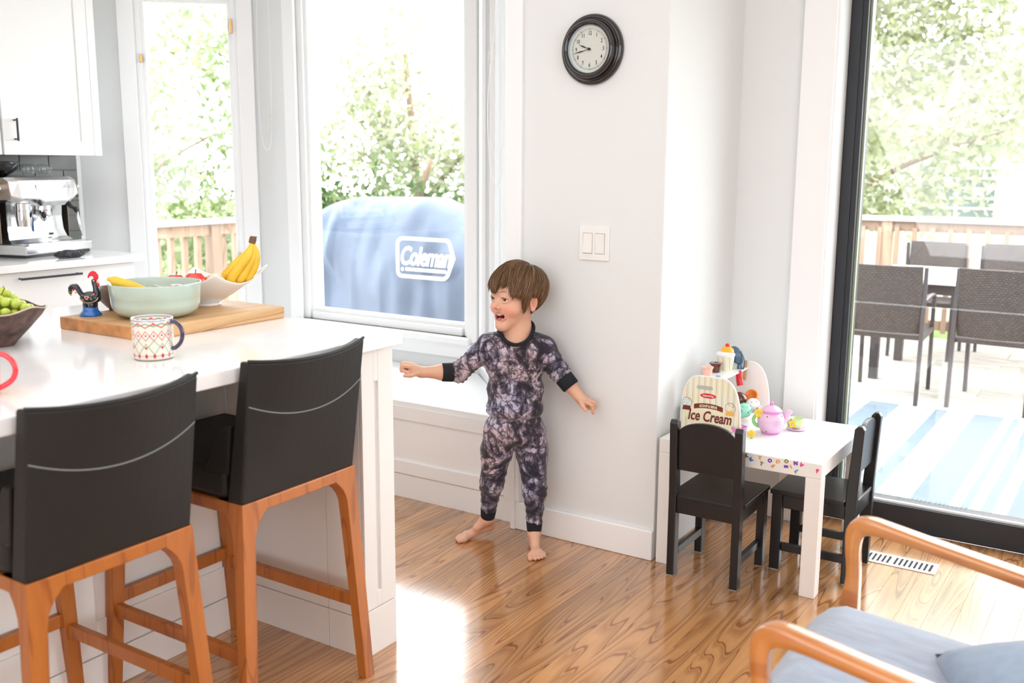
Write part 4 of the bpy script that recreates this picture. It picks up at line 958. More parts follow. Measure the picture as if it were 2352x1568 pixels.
# striped toy ice cream stand
def striped():
    m = mat('candy_stripe_print', (.8, .77, .6), .4); N, L, b = nodes(m)
    tc = N.new('ShaderNodeTexCoord'); sp = N.new('ShaderNodeSeparateXYZ'); L.new(tc.outputs['Object'], sp.inputs[0])
    a = N.new('ShaderNodeMath'); a.operation = 'MULTIPLY'; a.inputs[1].default_value = 1 / .0215; L.new(sp.outputs[0], a.inputs[0])
    f = N.new('ShaderNodeMath'); f.operation = 'FRACT'; L.new(a.outputs[0], f.inputs[0])
    r = N.new('ShaderNodeValToRGB'); r.color_ramp.interpolation = 'CONSTANT'; e = r.color_ramp.elements
    cols = [(0, (.62, .38, .16)), (.07, (.80, .66, .32)), (.15, (.60, .68, .55)), (.38, (.84, .80, .72)), (.47, (.80, .62, .30)), (.54, (.84, .80, .74)), (.70, (.78, .72, .42)), (.84, (.86, .76, .72))]
    e[0].position = 0; e[0].color = (*cols[0][1], 1); e[1].position = cols[1][0]; e[1].color = (*cols[1][1], 1)
    for p_, c_ in cols[2:]: q = e.new(p_); q.color = (*c_, 1)
    L.new(f.outputs[0], r.inputs[0]); L.new(r.outputs[0], b.inputs['Base Color']); return m
M['stripe'] = striped(); M['brownprint'] = mat('brown_print', (.16, .02, .012), .45); M['orangeprint'] = mat('orange_print', (.82, .42, .10), .45); M['creamprint'] = mat('cream_print', (.80, .72, .52), .45); M['mintprint'] = mat('mint_print', (.70, .78, .74), .45)
M['redprint'] = mat('red_print', (.65, .02, .03), .4); M['greyprint'] = mat('grey_slot', (.42, .44, .42), .5); M['choc'] = mat('chocolate_paint', (.10, .025, .012), .18, coat=.5)
sd = thing('toy_ice_cream_stand', 'striped toy ice cream counter with arched sides on the small table', 'toy', (-1.365, 3.225, TZ))
def arch(w_, h_): 
    pts = [(0, 0), (w_, 0)]
    for i in range(15):
        a = i / 14; th_ = a * PI / 2; pts.append((w_ * .64 + w_ * .36 * math.cos(th_) ** .8, .04 + (h_ - .04) * math.sin(th_) ** .9))
    for i in range(15):
        th_ = PI / 2 - i / 14 * PI / 2; pts.append((w_ * .30 - w_ * .30 * math.cos(th_) ** .8, .04 + (h_ - .04) * math.sin(th_) ** .9))
    return pts
fp = MB().prism(arch(.222, .2), .0005, .008, 'y').build('front_panel', M['white'], sd)
MB().prism([(.003 + a * .972, b_ * .985) for a, b_ in arch(.222, .2)], -.0005, .0005, 'y').build('striped_face', M['stripe'], fp)
MB().prism([(a + .005, b_) for a, b_ in arch(.225, .215)], .275, .283, 'y').build('rear_panel', M['white'], sd)
MB().box(.06, .146, .008, .275, .186, .193).build('shelf', M['white'], sd, bev=.001)
MB().prism([(.008, .0), (.214, 0), (.214, .03), (.12, .085), (.008, .085)], .008, .275, 'y').build('tray', M['white'], sd, bev=.002)
def fprint(nm, pts, m, dpt=.0012, par=fp, y_=-.0006): return MB().prism(pts, y_ - dpt, y_, 'y').build(nm, m, par)
def rrect(x0, x1, z0, z1, r_0, bend=0):
    p_ = arc(x1 - r_0, z0 + r_0, r_0, -PI / 2, 0, 4) + arc(x1 - r_0, z1 - r_0, r_0, 0, PI / 2, 4) + arc(x0 + r_0, z1 - r_0, r_0, PI / 2, PI, 4) + arc(x0 + r_0, z0 + r_0, r_0, PI, 1.5 * PI, 4); return p_
fprint('handle_slot', rrect(.06, .118, .153, .166, .0063), M['greyprint'])
fprint('oval_badge', [(.103 + .029 * math.cos(a), .1315 + .0085 * math.sin(a)) for a in [2 * PI * i / 28 for i in range(28)]], M['redprint'])
me = text_mesh('Melissa & Doug', .0078, .0003, .25, .0002, .82); me.transform(Matrix.Rotation(PI / 2, 4, 'X')); link('badge_lettering', me, M['logo'], fp, loc=(.103, -.0021, .1315))
# cream cut-out behind the lettering
fprint('print_ground', rrect(.028, .197, .022, .098, .018), M['creamprint'], .0004)
fprint('banner', [(.105 + .2 * math.sin(a), .098 - .2 + .2 * math.cos(a) + .006) for a in [(-.27 + .54 * i / 12) for i in range(13)]] + [(.105 + .2 * math.sin(a), .098 - .2 + .2 * math.cos(a) - .011) for a in [(.27 - .54 * i / 12) for i in range(13)]], M['brownprint'], .0008)
me = text_mesh('SCOOP & SERVE', .0125, .0003, 0, .0004, .72); 
for v in me.vertices: v.co.y -= v.co.x ** 2 / .4
me.transform(Matrix.Rotation(PI / 2, 4, 'X')); link('banner_lettering', me, M['creamprint'], fp, loc=(.105, -.0018, .0945))
me = text_mesh('Ice Cream', .053, .0004, .22, .0011, .72); me.transform(Matrix.Rotation(PI / 2, 4, 'X')); link('title_lettering', me, M['brownprint'], fp, loc=(.110, -.0018, .056))
for x_0, cm_, cu_ in ((.025, M['mintprint'], M['brownprint']), (.185, M['creamprint'], M['orangeprint'])):
    fprint('printed_outline', [(x_0 + .0186 * math.cos(a), .098 + .0197 * math.sin(a)) for a in [2 * PI * i / 26 for i in range(26)]], M['brownprint'], .0007)
    fprint('printed_scoop', [(x_0 + .0175 * math.cos(a), .098 + .0185 * math.sin(a)) for a in [2 * PI * i / 26 for i in range(26)]], cm_, .001)
    fprint('printed_scoop', [(x_0 - .0165, .072), (x_0 + .0165, .072), (x_0 + .013, .088), (x_0 - .013, .088)], cu_, .0013)
    fprint('printed_cone', [(x_0 - .011, .072), (x_0 + .011, .072), (x_0 + .005, .048), (x_0 - .002, .048)], M['creamprint'], .0012)
    sp_ = MB(); rr = random.Random(int(x_0 * 999))
    for i in range(16): a = rr.random() * 6.28; q = .014 * math.sqrt(rr.random()); sp_.box(x_0 + q * math.cos(a) - .0006, x_0 + q * math.cos(a) + .0006, -.0021, -.0016, .101 + q * math.sin(a) - .0012, .101 + q * math.sin(a) + .0012)
    sp_.build('sprinkle_print', M['ink'], fp)
# toys around the stand
M['mint'] = mat('mint_paint', (.28, .70, .52), .25, coat=.3); M['whitepaint'] = mat('white_paint', (.80, .80, .80), .25, coat=.3); M['orange'] = mat('orange_paint', (.85, .27, .04), .3); M['bluegrey'] = mat('blue_grey_plastic', (.06, .12, .20), .22, coat=.3)
M['wood_raw'] = mat('raw_wood', (.62, .38, .20), .55); M['redplastic'] = mat('red_plastic', (.70, .01, .02), .25); M['yellowf'] = mat('yellow_plastic', (.85, .62, .03), .3); M['pinkp'] = mat('pink_plastic', (.76, .50, .70), .25, coat=.3); M['pinkd'] = mat('bright_pink_plastic', (.75, .26, .62), .25); M['greenp'] = mat('green_plastic', (.28, .62, .22), .3); M['limep'] = mat('lime_plastic', (.62, .78, .36), .25, coat=.3); M['pinkcup'] = mat('peach_pink_paint', (.80, .48, .38), .4)
def scoop_ball(lab, loc, r_0, m, dotm=None):
    t = thing('toy_scoop', lab, 'toy', loc, 0)
    MB().sphere((0, 0, 0), r_0, 24, 16).build('ball', m, t, smooth=True)
    if dotm:
        dm_ = MB(); rr = random.Random(2)
        for i in range(46):
            v = Vector((rr.gauss(0, 1), rr.gauss(0, 1), rr.gauss(0, 1))).normalized(); dm_.sphere(v * r_0, (.0016, .0016, .0016), 6, 4)
        dm_.build('sprinkle', dotm, t)
scoop_ball('brown chocolate toy ice cream ball inside the stand', (-1.198, 3.36, TZ + .10), .028, M['choc'], mat('tan_dots', (.5, .25, .12), .4))
scoop_ball('mint green toy ice cream ball with dark sprinkles in the stand', (-1.158, 3.30, TZ + .079), .0265, M['mint'], M['ink'])
scoop_ball('white toy ice cream ball with dark sprinkles in the stand', (-1.146, 3.355, TZ + .086), .0275, M['whitepaint'], M['ink'])
t = thing('toy_cone', 'orange toy ice cream cone cup lying behind the balls in the stand', 'toy', (-1.172, 3.425, TZ + .098)); t.rotation_euler = (.9, .3, -.3)
MB().lathe([(.0, -.03), (.014, -.03), (.016, -.005), (.021, -.003), (.024, .02), (.021, .02), (.018, 0), (.0, -.004)], 28).build('cone', M['orange'], t, smooth=True)
t = thing('toy_cone', 'small tan toy cone tip beside the brown ball, mostly behind the striped panel', 'toy', (-1.215, 3.30, TZ + .098)); 
MB().lathe([(.0, -.02), (.010, -.018), (.018, .0), (.02, .014), (.0, .016)], 20).build('cone', M['gold'], t, smooth=True)
t = thing('toy_cup', 'peach pink wooden toy cup at the front of the stand shelf', 'toy', (-1.289, 3.275, TZ + .193))
MB().lathe([(0, 0), (.0155, 0), (.0185, .026), (.0215, .027), (.0215, .031), (.009, .0315), (.008, .028), (0, .028)], 32).build('cup', M['pinkcup'], t, smooth=False)
t = thing('toy_cup', 'dark brown wooden toy cup with a hole in its lid on the shelf', 'toy', (-1.285, 3.345, TZ + .193))
MB().lathe([(0, 0), (.0155, 0), (.018, .028), (.0235, .029), (.0235, .034), (.007, .0345), (.0065, .028), (0, .028)], 32).build('cup', M['choc'], t, smooth=False)
t = thing('toy_sundae', 'striped paper toy cup with yellow topping and red cherry', 'toy', (-1.275, 3.41, TZ + .193))
MB().lathe([(0, 0), (.026, 0), (.033, .056), (.0315, .057), (.028, .05), (0, .05)], 36).build('paper_cup', M['stripe'], t, smooth=False)
MB().lathe([(.0315, .048), (.035, .054), (.034, .06), (.025, .066), (.0, .07)], 36).build('cream', M['whitepaint'], t, smooth=True)
MB().lathe([(.025, .066), (.022, .076), (.012, .084), (0, .086)], 28, (.004, .004, 0)).build('topping', M['gold'], t, smooth=True)
MB().sphere((.004, .004, .088), .008, 16, 12).build('cherry', M['redplastic'], t, smooth=True)
t = thing('toy_scooper', 'blue grey toy ice cream scooper standing through the shelf with a red grip', 'toy', (-1.238, 3.452, TZ + .193)); 
MB().sphere((0, 0, 0), (.024, .017, .036), 24, 14, M3=Matrix.Rotation(-.55, 3, 'Y')).build('scoop', M['bluegrey'], t, smooth=True, loc=(-.012, 0, .048))
MB().tube(spline([(.002, 0, .02), (.004, 0, .01), (.004, 0, -.002)], 4), [.004, .006, .010, .010, .011, .012, .012, .012, .012][:9], 12).build('neck', M['bluegrey'], t, smooth=True)
MB().tube(spline([(.006, -.004, .062), (.018, -.006, .045), (.023, -.006, .022), (.018, -.004, .0)], 5), .0022, 8).tube([(.004, -.004, .066), (.012, -.006, .05)], .0018, 6).build('lever', M['bluegrey'], t, smooth=True)
MB().tube([(.014, -.04, -.0), (.018, -.04, -.03), (.024, -.042, -.052)], [.011, .012, .013], 16).build('grip', M['redplastic'], t, smooth=False)
t = thing('toy_spoon', 'flat wooden toy stick passing through the stand shelf', 'toy', (-1.228, 3.485, TZ + .145)); t.rotation_euler = (0, .05, 0)
MB().box(-.006, .006, -.002, .002, 0, .075).build('stick', M['wood_raw'], t, bev=.001)
t = thing('toy_token', 'small blue toy coin at the shelf corner of the striped stand', 'toy', (-1.237, 3.248, TZ + .193))
MB().lathe([(0, 0), (.009, 0), (.011, .004), (.009, .010), (0, .011)], 20).build('coin', mat('pale_blue_paint', (.25, .42, .65), .3), t, smooth=True)
# teapot
tp = thing('toy_teapot', 'pink toy teapot with green handle and yellow flower', 'teapot', (-1.075, 3.345, TZ), .5722)
MB().lathe([(0, 0), (.028, 0), (.031, .003), (.033, .008)], 40).build('foot', M['pinkd'], tp, smooth=True)
MB().lathe([(.031, .006), (.040, .018), (.0465, .035), (.0465, .05), (.0415, .066), (.034, .077), (0, .079)], 44).build('body', M['pinkp'], tp, smooth=True)
MB().lathe([(.035, .076), (.038, .079), (.038, .083), (.034, .084)], 40).build('lid_rim', M['pinkd'], tp, smooth=True)
ld = MB().lathe([(.035, .083), (.028, .092), (.014, .099), (0, .101)], 36).build('lid', M['pinkp'], tp, smooth=True)
MB().sphere((0, 0, .107), (.0072, .0072, .008), 16, 12).build('knob', M['pinkd'], tp, smooth=True)
MB().tube(spline([(.038, .01, .036), (.056, .012, .05), (.062, .012, .068), (.068, .012, .08)], 5), [.014, .0135, .013, .0125, .012, .0115, .011, .0105, .0105, .0105, .011, .0115, .012, .012, .012, .012], 14).build('spout', M['pinkp'], tp, smooth=True)
MB().tube(spline([(-.034, 0, .066), (-.052, 0, .064), (-.061, 0, .05), (-.056, 0, .034), (-.042, 0, .024)], 6), .0062, 12).build('handle', M['greenp'], tp, smooth=True)
def flower(par, c, r_0, rx=0):
    mb = MB()
    for i in range(5):
        a = 2 * PI * i / 5 + .3; mb.sphere((c[0] + r_0 * .62 * math.cos(a), c[1], c[2] + r_0 * .62 * math.sin(a)), (r_0 * .45, .003, r_0 * .45), 12, 8)
    f_ = mb.build('flower', M['yellowf'], par, smooth=True); MB().sphere((c[0], c[1] - .003, c[2]), (r_0 * .25, .0025, r_0 * .25), 12, 8).build('flower_centre', M['pinkp'], f_, smooth=True)
flower(tp, (-.045, -.012, .074), .017)
hl = MB()
for i in range(5):
    for j in range(5):
        if (i - 2) ** 2 + (j - 2) ** 2 <= 5:
            a = -PI / 2 + .12 + (i - 2) * .09; z_0 = .044 + (j - 2) * .0042; hl.sphere((.0467 * math.cos(a), .0467 * math.sin(a), z_0), .0006, 5, 4)
hl.build('speaker_hole', M['ink'], tp)
dd = MB()
for a, z_0, r_0 in ((-2.15, .067, .0405), (-.75, .067, .0405), (-2.2, .012, .0365)): dd.sphere((r_0 * math.cos(a), r_0 * math.sin(a), z_0), (.0025, .0025, .002), 8, 6)
dd.build('screw_hole', M['choc'], tp)
def cup(lab, loc, mcol, sauc, with_flower=True):
    t = thing('toy_teacup', lab, 'cup', loc, .5722)
    MB().lathe([(0, .004), (.014, .004), (.016, .008), (.022, .018), (.024, .040), (.0225, .040), (.020, .018), (0, .010)], 36).build('bowl', mcol, t, smooth=True)
    if with_flower: flower(t, (-.021, -.018, .022), .0135)
    MB().tube(spline([(-.021, -.004, .034), (-.034, -.006, .028), (-.030, -.006, .012), (-.018, -.004, .010)], 5), .003, 8).build('handle', M['greenp'], t, smooth=True)
    return t
sc = thing('toy_saucer', 'pale pink toy saucer under the lime green cup', 'saucer', (-1.012, 3.442, TZ), 0)
MB().lathe([(0, .001), (.022, 0), (.034, .004), (.0345, .006), (.02, .004), (0, .004)], 40).build('dish', M['pinkp'], sc, smooth=True)
cup('lime green toy teacup with a yellow flower on a pink saucer', (-1.012, 3.442, TZ + .003), M['limep'], None)
t = thing('toy_teacup', 'bright pink toy cup rim left of the pink teapot behind the chair post', 'cup', (-1.155, 3.245, TZ))
MB().lathe([(0, .003), (.014, .001), (.018, .006), (.027, .026), (.029, .034), (.0275, .034), (.024, .026), (0, .02)], 40).build('bowl', M['pinkd'], t, smooth=True)
t = thing('toy_flower', 'small yellow toy flower handle low on the table in front of the teapot', 'toy', (-1.105, 3.235, TZ + .018), .5722)
flower(t, (0, 0, 0), .014)
MB().box(-.004, .004, -.002, .002, -.018, -.006).build('stalk', M['greenp'], t)

# ------------------------------------------------------------------ armchair in the foreground
ac = thing('armchair', 'wooden armchair with sculpted arms and grey blue cushion in the foreground', 'armchair', (-.15, 1.883, 0))
M['teak'] = wood('honey_teak', (.60, .235, .055), (.44, .14, .028), .3, rings=3, dens=(3, 12, 12), coat=1., fine=.45)
M['teak'].node_tree.nodes['Principled BSDF'].inputs['Coat Roughness'].default_value = .18
M['fabric'] = mat('blue_grey_linen', (.33, .38, .47), .9, bump=.35, bscale=220, stretch=(.25, 1, 1), var=.12, vscale=60, bdist=.002, sheen=.3)
M['pillow'] = mat('slate_blue_linen', (.25, .33, .44), .9, bump=.3, bscale=240, var=.08, vscale=40, bdist=.002, sheen=.3)
for s in (-1, 1):
    yc = s * .308
    path = spline([(-.33, .0, .031, .032), (-.335, .20, .036, .040), (-.352, .36, .046, .046), (-.347, .47, .030, .036), (-.352, .545, .032, .036), (-.345, .583, .042, .036), (-.318, .596, .038, .04), (-.27, .592, .030, .044), (-.16, .573, .027, .046), (.0, .545, .029, .05), (.18, .512, .028, .05), (.33, .482, .028, .046), (.42, .462, .022, .04)], 4)
    mb = MB(); rings = []
    for i, (px_, pz, th_, wd) in enumerate(path):
        a = path[max(0, i - 1)]; b_ = path[min(len(path) - 1, i + 1)]; d = Vector((b_[0] - a[0], 0, b_[1] - a[1])).normalized(); nn = Vector((-d.z, 0, d.x))
        ring = []
        for j in range(16):
            t_ = 2 * PI * j / 16; c_, s_ = math.cos(t_), math.sin(t_)
            e_ = lambda v: math.copysign(abs(v) ** .36, v)
            ring.append(Vector((px_, yc, pz)) + nn * (e_(c_) * th_ / 2) + Vector((0, e_(s_) * wd / 2, 0)))
        rings.append(ring)
    mb.loft(rings).build('arm', M['teak'], ac, smooth=True)
    MB().bar((.34, yc, 0), (.44, yc, .50), .034, .034, (1, 0, 0)).build('leg', M['teak'], ac, bev=.006)
    MB().bar((-.335, yc, .30), (.40, yc, .25), .024, .05).build('side_rail', M['teak'], ac, bev=.004)
MB().box(-.34, -.31, -.30, .30, .28, .33).build('front_rail', M['teak'], ac, bev=.004)
rings = []
for i in range(25):
    u_ = i / 24; x_0 = -.405 + .76 * u_; ee = min(1, math.sin(PI * min(u_ * 6, .5)) ) ; eb = min(1, math.sin(PI * min((1 - u_) * 8, .5))); k_ = ee * eb
    zc = .375 - .06 * u_; ring = []
    for j in range(36):
        t_ = 2 * PI * j / 36; c_, s_ = math.cos(t_), math.sin(t_); e_ = lambda v, p: math.copysign(abs(v) ** p, v)
        ring.append((x_0, e_(c_, .28) * .268 * (.93 + .07 * k_), zc + e_(s_, .5) * (.018 + .042 * k_) + .012 * k_ * (s_ > 0) * (1 - (c_) ** 2)))
    rings.append(ring)
MB().loft(rings).build('seat_cushion', M['fabric'], ac, smooth=True)
MB().prism([(.36, .30), (.42, .30), (.62, .84), (.56, .86)], -.26, .26, 'y').build('backrest_cushion', M['fabric'], ac, bev=.03, seg=4)
pw = thing('throw_pillow', 'slate blue cushion lying on the armchair seat at the right corner', 'pillow', (-.045, 1.875, .458)); pw.rotation_euler = (.05, -.22, .32)
V = []; F = []; n_ = 18
for lay in (1, -1):
    for i in range(n_ + 1):
        for j in range(n_ + 1):
            a = -1 + 2 * i / n_; b_ = -1 + 2 * j / n_; f_ = (1 - a * a) * (1 - b_ * b_); pin = 1 - .10 * (1 - abs(a * b_)) * max(abs(a), abs(b_)) ** 3
            V.append((a * .2 * pin, b_ * .2 * pin, lay * (.065 * f_ ** .42 + .004 * noise.noise(Vector((a * 3, b_ * 3, lay))) * f_)))
w1 = n_ + 1
for i in range(n_):
    for j in range(n_):
        a = i * w1 + j; F.append((a, a + w1, a + w1 + 1, a + 1)); a += w1 * w1; F.append((a, a + 1, a + w1 + 1, a + w1))
mb = MB(); mb.add(V, F); me = mb.mesh('cover'); bm = bmesh.new(); bm.from_mesh(me); bmesh.ops.remove_doubles(bm, verts=bm.verts, dist=.0005); bm.to_mesh(me); bm.free()
link('cover', me, M['pillow'], pw, smooth=True)

# ------------------------------------------------------------------ the child
def sub_grid(lo, hi, h): return None
class Field:
    def __init__(s, lo, hi, h):
        s.lo = np.array(lo, np.float32); s.h = h; s.n = (np.ceil((np.array(hi) - lo) / h).astype(int) + 1); s.F = np.full(s.n, .08, np.float32)
    def block(s, lo, hi):
        a = np.maximum(np.floor((np.array(lo) - s.lo) / s.h).astype(int), 0); b = np.minimum(np.ceil((np.array(hi) - s.lo) / s.h).astype(int) + 1, s.n)
        ax = [(s.lo[i] + s.h * np.arange(a[i], b[i])).astype(np.float32) for i in range(3)]
        return tuple(slice(a[i], b[i]) for i in range(3)), ax[0][:, None, None], ax[1][None, :, None], ax[2][None, None, :]
    def add(s, fn, lo, hi, k=.01, cut=False):
        m = .03; sl, x, y, z = s.block(np.array(lo) - m, np.array(hi) + m); d = fn(x, y, z)
        s.F[sl] = smin(s.F[sl], d, k) if not cut else -smin(-s.F[sl], d, k)
def smin(a, b, k):
    if k <= 0: return np.minimum(a, b)
    h_ = np.maximum(k - np.abs(a - b), 0) / k; return np.minimum(a, b) - h_ * h_ * k * .25
def cone(a, b, r1, r2, flat=None):
    a = np.array(a, np.float32); b = np.array(b, np.float32); d = b - a; L2 = float(d @ d) + 1e-12
    def fn(x, y, z):
        t_ = np.clip(((x - a[0]) * d[0] + (y - a[1]) * d[1] + (z - a[2]) * d[2]) / L2, 0, 1)
        return np.sqrt((x - a[0] - t_ * d[0]) ** 2 + ((y - a[1] - t_ * d[1]) / (flat or 1)) ** 2 + (z - a[2] - t_ * d[2]) ** 2) - (r1 + (r2 - r1) * t_)
    R_ = max(r1, r2) * max(1, flat or 1); return fn, np.minimum(a, b) - R_, np.maximum(a, b) + R_
def ell(c, r, R3=None):
    c = np.array(c, np.float32); r = np.array(r, np.float32)
    def fn(x, y, z):
        X, Y, Z = x - c[0], y - c[1], z - c[2]
        if R3 is not None: X, Y, Z = (R3[0][0] * X + R3[0][1] * Y + R3[0][2] * Z, R3[1][0] * X + R3[1][1] * Y + R3[1][2] * Z, R3[2][0] * X + R3[2][1] * Y + R3[2][2] * Z)
        k0 = np.sqrt((X / r[0]) ** 2 + (Y / r[1]) ** 2 + (Z / r[2]) ** 2); k1 = np.sqrt((X / r[0] ** 2) ** 2 + (Y / r[1] ** 2) ** 2 + (Z / r[2] ** 2) ** 2) + 1e-9
        return k0 * (k0 - 1) / k1
    R_ = float(r.max()); return fn, c - R_, c + R_
def surface_nets(fd):
    F, h, lo = fd.F, fd.h, fd.lo; s_ = F < 0
    cnt = sum(s_[i:F.shape[0] - 1 + i, j:F.shape[1] - 1 + j, k:F.shape[2] - 1 + k].astype(np.int8) for i in (0, 1) for j in (0, 1) for k in (0, 1))
    act = (cnt > 0) & (cnt < 8); I = np.argwhere(act); idx = np.full(act.shape, -1, np.int32); idx[act] = np.arange(len(I))
    cor = np.array([(i, j, k) for i in (0, 1) for j in (0, 1) for k in (0, 1)]); vals = np.stack([F[I[:, 0] + c[0], I[:, 1] + c[1], I[:, 2] + c[2]] for c in cor], 1)
    acc = np.zeros((len(I), 3)); n_ = np.zeros((len(I), 1))
    for a in range(8):
        for b in range(a + 1, 8):
            if np.abs(cor[a] - cor[b]).sum() == 1:
                m = (vals[:, a] < 0) != (vals[:, b] < 0); t_ = (vals[:, a] / np.where(m, vals[:, a] - vals[:, b], 1))[:, None]
                acc += np.where(m[:, None], cor[a] + (cor[b] - cor[a]) * t_, 0); n_ += m[:, None]
    V = lo + h * (I + acc / n_); faces = []
    for ax in range(3):
        o1, o2 = [(1, 2), (2, 0), (0, 1)][ax]; sh = [slice(None)] * 3
        A_ = [slice(1, -1)] * 3; A_[ax] = slice(0, F.shape[ax] - 1); B_ = list(A_); B_[ax] = slice(1, F.shape[ax])
        fa, fb = s_[tuple(A_)], s_[tuple(B_)]; E_ = np.argwhere(fa != fb); fl_ = fa[tuple(E_.T)]
        base = E_.copy(); base[:, o1] += 1; base[:, o2] += 1
        def cell(d1, d2): q = base.copy(); q[:, o1] -= d1; q[:, o2] -= d2; return idx[tuple(q.T)]
        q = np.stack([cell(1, 1), cell(0, 1), cell(0, 0), cell(1, 0)], 1); q[~fl_] = q[~fl_][:, ::-1]; faces.append(q)
    return V, np.concatenate(faces)
def np_mesh(name, V, Fc):
    me = bpy.data.meshes.new(name); me.vertices.add(len(V)); me.vertices.foreach_set('co', np.asarray(V, np.float32).ravel())
    w_ = Fc.shape[1]; me.loops.add(len(Fc) * w_); me.loops.foreach_set('vertex_index', Fc.astype(np.int32).ravel()); me.polygons.add(len(Fc))
    me.polygons.foreach_set('loop_start', np.arange(len(Fc)) * w_); me.polygons.foreach_set('loop_total', np.full(len(Fc), w_)); me.update(calc_edges=True); me.validate(); return me

HC = np.array([-.026, .004, .915]); tilt = .10
hl_ = np.array([math.cos(PI / 4 + .03), -math.sin(PI / 4 + .03), 0.]); hf_ = np.array([-math.sin(PI / 4 + .03), -math.cos(PI / 4 + .03), 0.]); hu_ = np.array([0, 0, 1.])
hf2 = hf_ * math.cos(.04) + hu_ * math.sin(.04); hu2 = hu_ * math.cos(.04) - hf_ * math.sin(.04); hf_, hu_ = hf2, hu2
HM = np.stack([hl_, hf_, hu_])           # rows: head axes (his left, forward, up)
def to_head(x, y, z):
    X, Y, Z = x - HC[0], y - HC[1], z - HC[2]
    return (HM[0][0] * X + HM[0][1] * Y + HM[0][2] * Z, HM[1][0] * X + HM[1][1] * Y + HM[1][2] * Z, HM[2][0] * X + HM[2][1] * Y + HM[2][2] * Z)
def from_head(p): return Vector(HC + np.array(p) @ HM)
MC = (0, .080, -.061)                    # mouth centre
LIPT = [(-.0325, .0655, MC[2] + .0145), (-.020, .0805, MC[2] + .0098), (-.005, .0890, MC[2] + .0080), (.005, .0890, MC[2] + .0080), (.020, .0805, MC[2] + .0098), (.0325, .0655, MC[2] + .0145)]
LIPB = [(-.0325, .0655, MC[2] + .0145), (-.0255, .0725, MC[2] - .0065), (-.011, .0800, MC[2] - .0200), (.011, .0800, MC[2] - .0200), (.0255, .0725, MC[2] - .0065), (.0325, .0655, MC[2] + .0145)]
def head_sdf(X, Y, Z, ears=True):
    E = lambda c, r: ell(c, r)[0](X, Y, Z)
    K = lambda a, b, r1, r2: cone(a, b, r1, r2)[0](X, Y, Z)
    A = np.abs(X)
    Ea = lambda c, r: ell(c, r)[0](A, Y, Z)
    Ka = lambda a, b, r1, r2: cone(a, b, r1, r2)[0](A, Y, Z)
    d = E((0, -.014, .030), (.078, .097, .083))
    d = smin(d, E((0, .024, -.020), (.061, .064, .070)), .02)
    d = smin(d, E((0, .034, .022), (.062, .054, .048)), .02)
    d = smin(d, Ea((.034, .052, -.036), (.028, .027, .025)), .016)
    d = smin(d, E((0, .038, -.077), (.037, .036, .030)), .020)
    d = smin(d, E((0, .062, -.098), (.022, .020, .018)), .016)
    d = smin(d, Ka((.012, .079, .018), (.042, .066, .016), .008, .007), .012)
    # eye hollows, then lids
    d = -smin(-d, Ea((.030, .100, -.002), (.019, .022, .011)), .010)
    d = smin(d, Ka((.014, .080, -.004), (.022, .0865, .0055), .0032, .0038), .004); d = smin(d, Ka((.022, .0865, .0055), (.034, .0845, .0065), .0038, .0038), .004); d = smin(d, Ka((.034, .0845, .0065), (.046, .073, -.001), .0038, .0034), .004)
    d = smin(d, Ka((.014, .080, -.005), (.024, .083, -.0098), .003, .0036), .005); d = smin(d, Ka((.024, .083, -.0098), (.035, .0805, -.0095), .0036, .0036), .005); d = smin(d, Ka((.035, .0805, -.0095), (.046, .072, -.0035), .0036, .003), .005)
    # nose
    d = smin(d, K((0, .080, .008), (0, .096, -.022), .0055, .0075), .010); d = smin(d, E((0, .1005, -.027), (.0088, .0095, .0082)), .006); d = smin(d, Ea((.0105, .090, -.031), (.0075, .008, .0065)), .005)
    d = -smin(-d, Ea((.006, .0985, -.0385), (.003, .004, .003)), .003)
    # open laughing mouth: lips are a ring, corners pulled up
    ang = [(-1., .0085), (-.62, .0012), (0, -.0012), (.62, .0012), (1., .0085)]
    W_m, = (.0245,)
    top, bot = LIPT, LIPB
    d = -smin(-d, E((0, .080, MC[2] - .0055), (.0255, .029, .0118)), .003)
    for pts, r_0 in ((top, .0027), (bot, .0032)):
        for a, b in zip(pts, pts[1:]): d = smin(d, K(a, b, r_0, r_0), .0035)
    d = smin(d, E((0, .066, -.094), (.02, .02, .018)), .010)
    if ears:
        e_ = Ea((.080, -.008, -.010), (.0075, .0175, .0265)); e_ = -smin(-e_, Ea((.0885, -.004, -.007), (.0095, .0115, .0190)), .003); e_ = smin(e_, Ka((.083, -.012, .004), (.082, -.010, -.018), .0022, .0026), .003)
        e_ = smin(e_, Ea((.0815, -.004, -.034), (.006, .009, .009)), .005); d = smin(d, e_, .006)
    return d
R_ = .0
body = Field((-.47, -.19, -.004), (.31, .20, 1.05), .0025)
def hb(x, y, z): X, Y, Z = to_head(x, y, z); return head_sdf(X, Y, Z)
body.add(hb, (-.12, -.10, .80), (.09, .10, 1.04), .004)
def seg(fd, pts, rs, k=.012, flat=None):
    for (a, b), (r1, r2) in zip(zip(pts, pts[1:]), zip(rs, rs[1:])): fd.add(*cone(a, b, r1, r2, flat), k=k)
seg(body, [(-.014, .012, .865), (-.018, .006, .80), (-.024, .004, .75)], [.040, .043, .052], .02)
body.add(*ell((-.028, .004, .70), (.098, .062, .085)), k=.03); body.add(*ell((-.028, .004, .58), (.088, .060, .10)), k=.03); body.add(*ell((-.028, .006, .45), (.10, .066, .07)), k=.03)
SL, EL, WL = (-.122, .0, .742), (-.226, -.012, .650), (-.356, -.046, .656)
SR, ER, WR = (.072, .0, .735), (.130, -.004, .648), (.2, -.032, .566)
seg(body, [SL, EL, (-.285, -.026, .652), WL], [.034, .026, .0265, .0175]); seg(body, [SR, ER, (.158, -.016, .614), WR], [.034, .026, .0265, .0175])
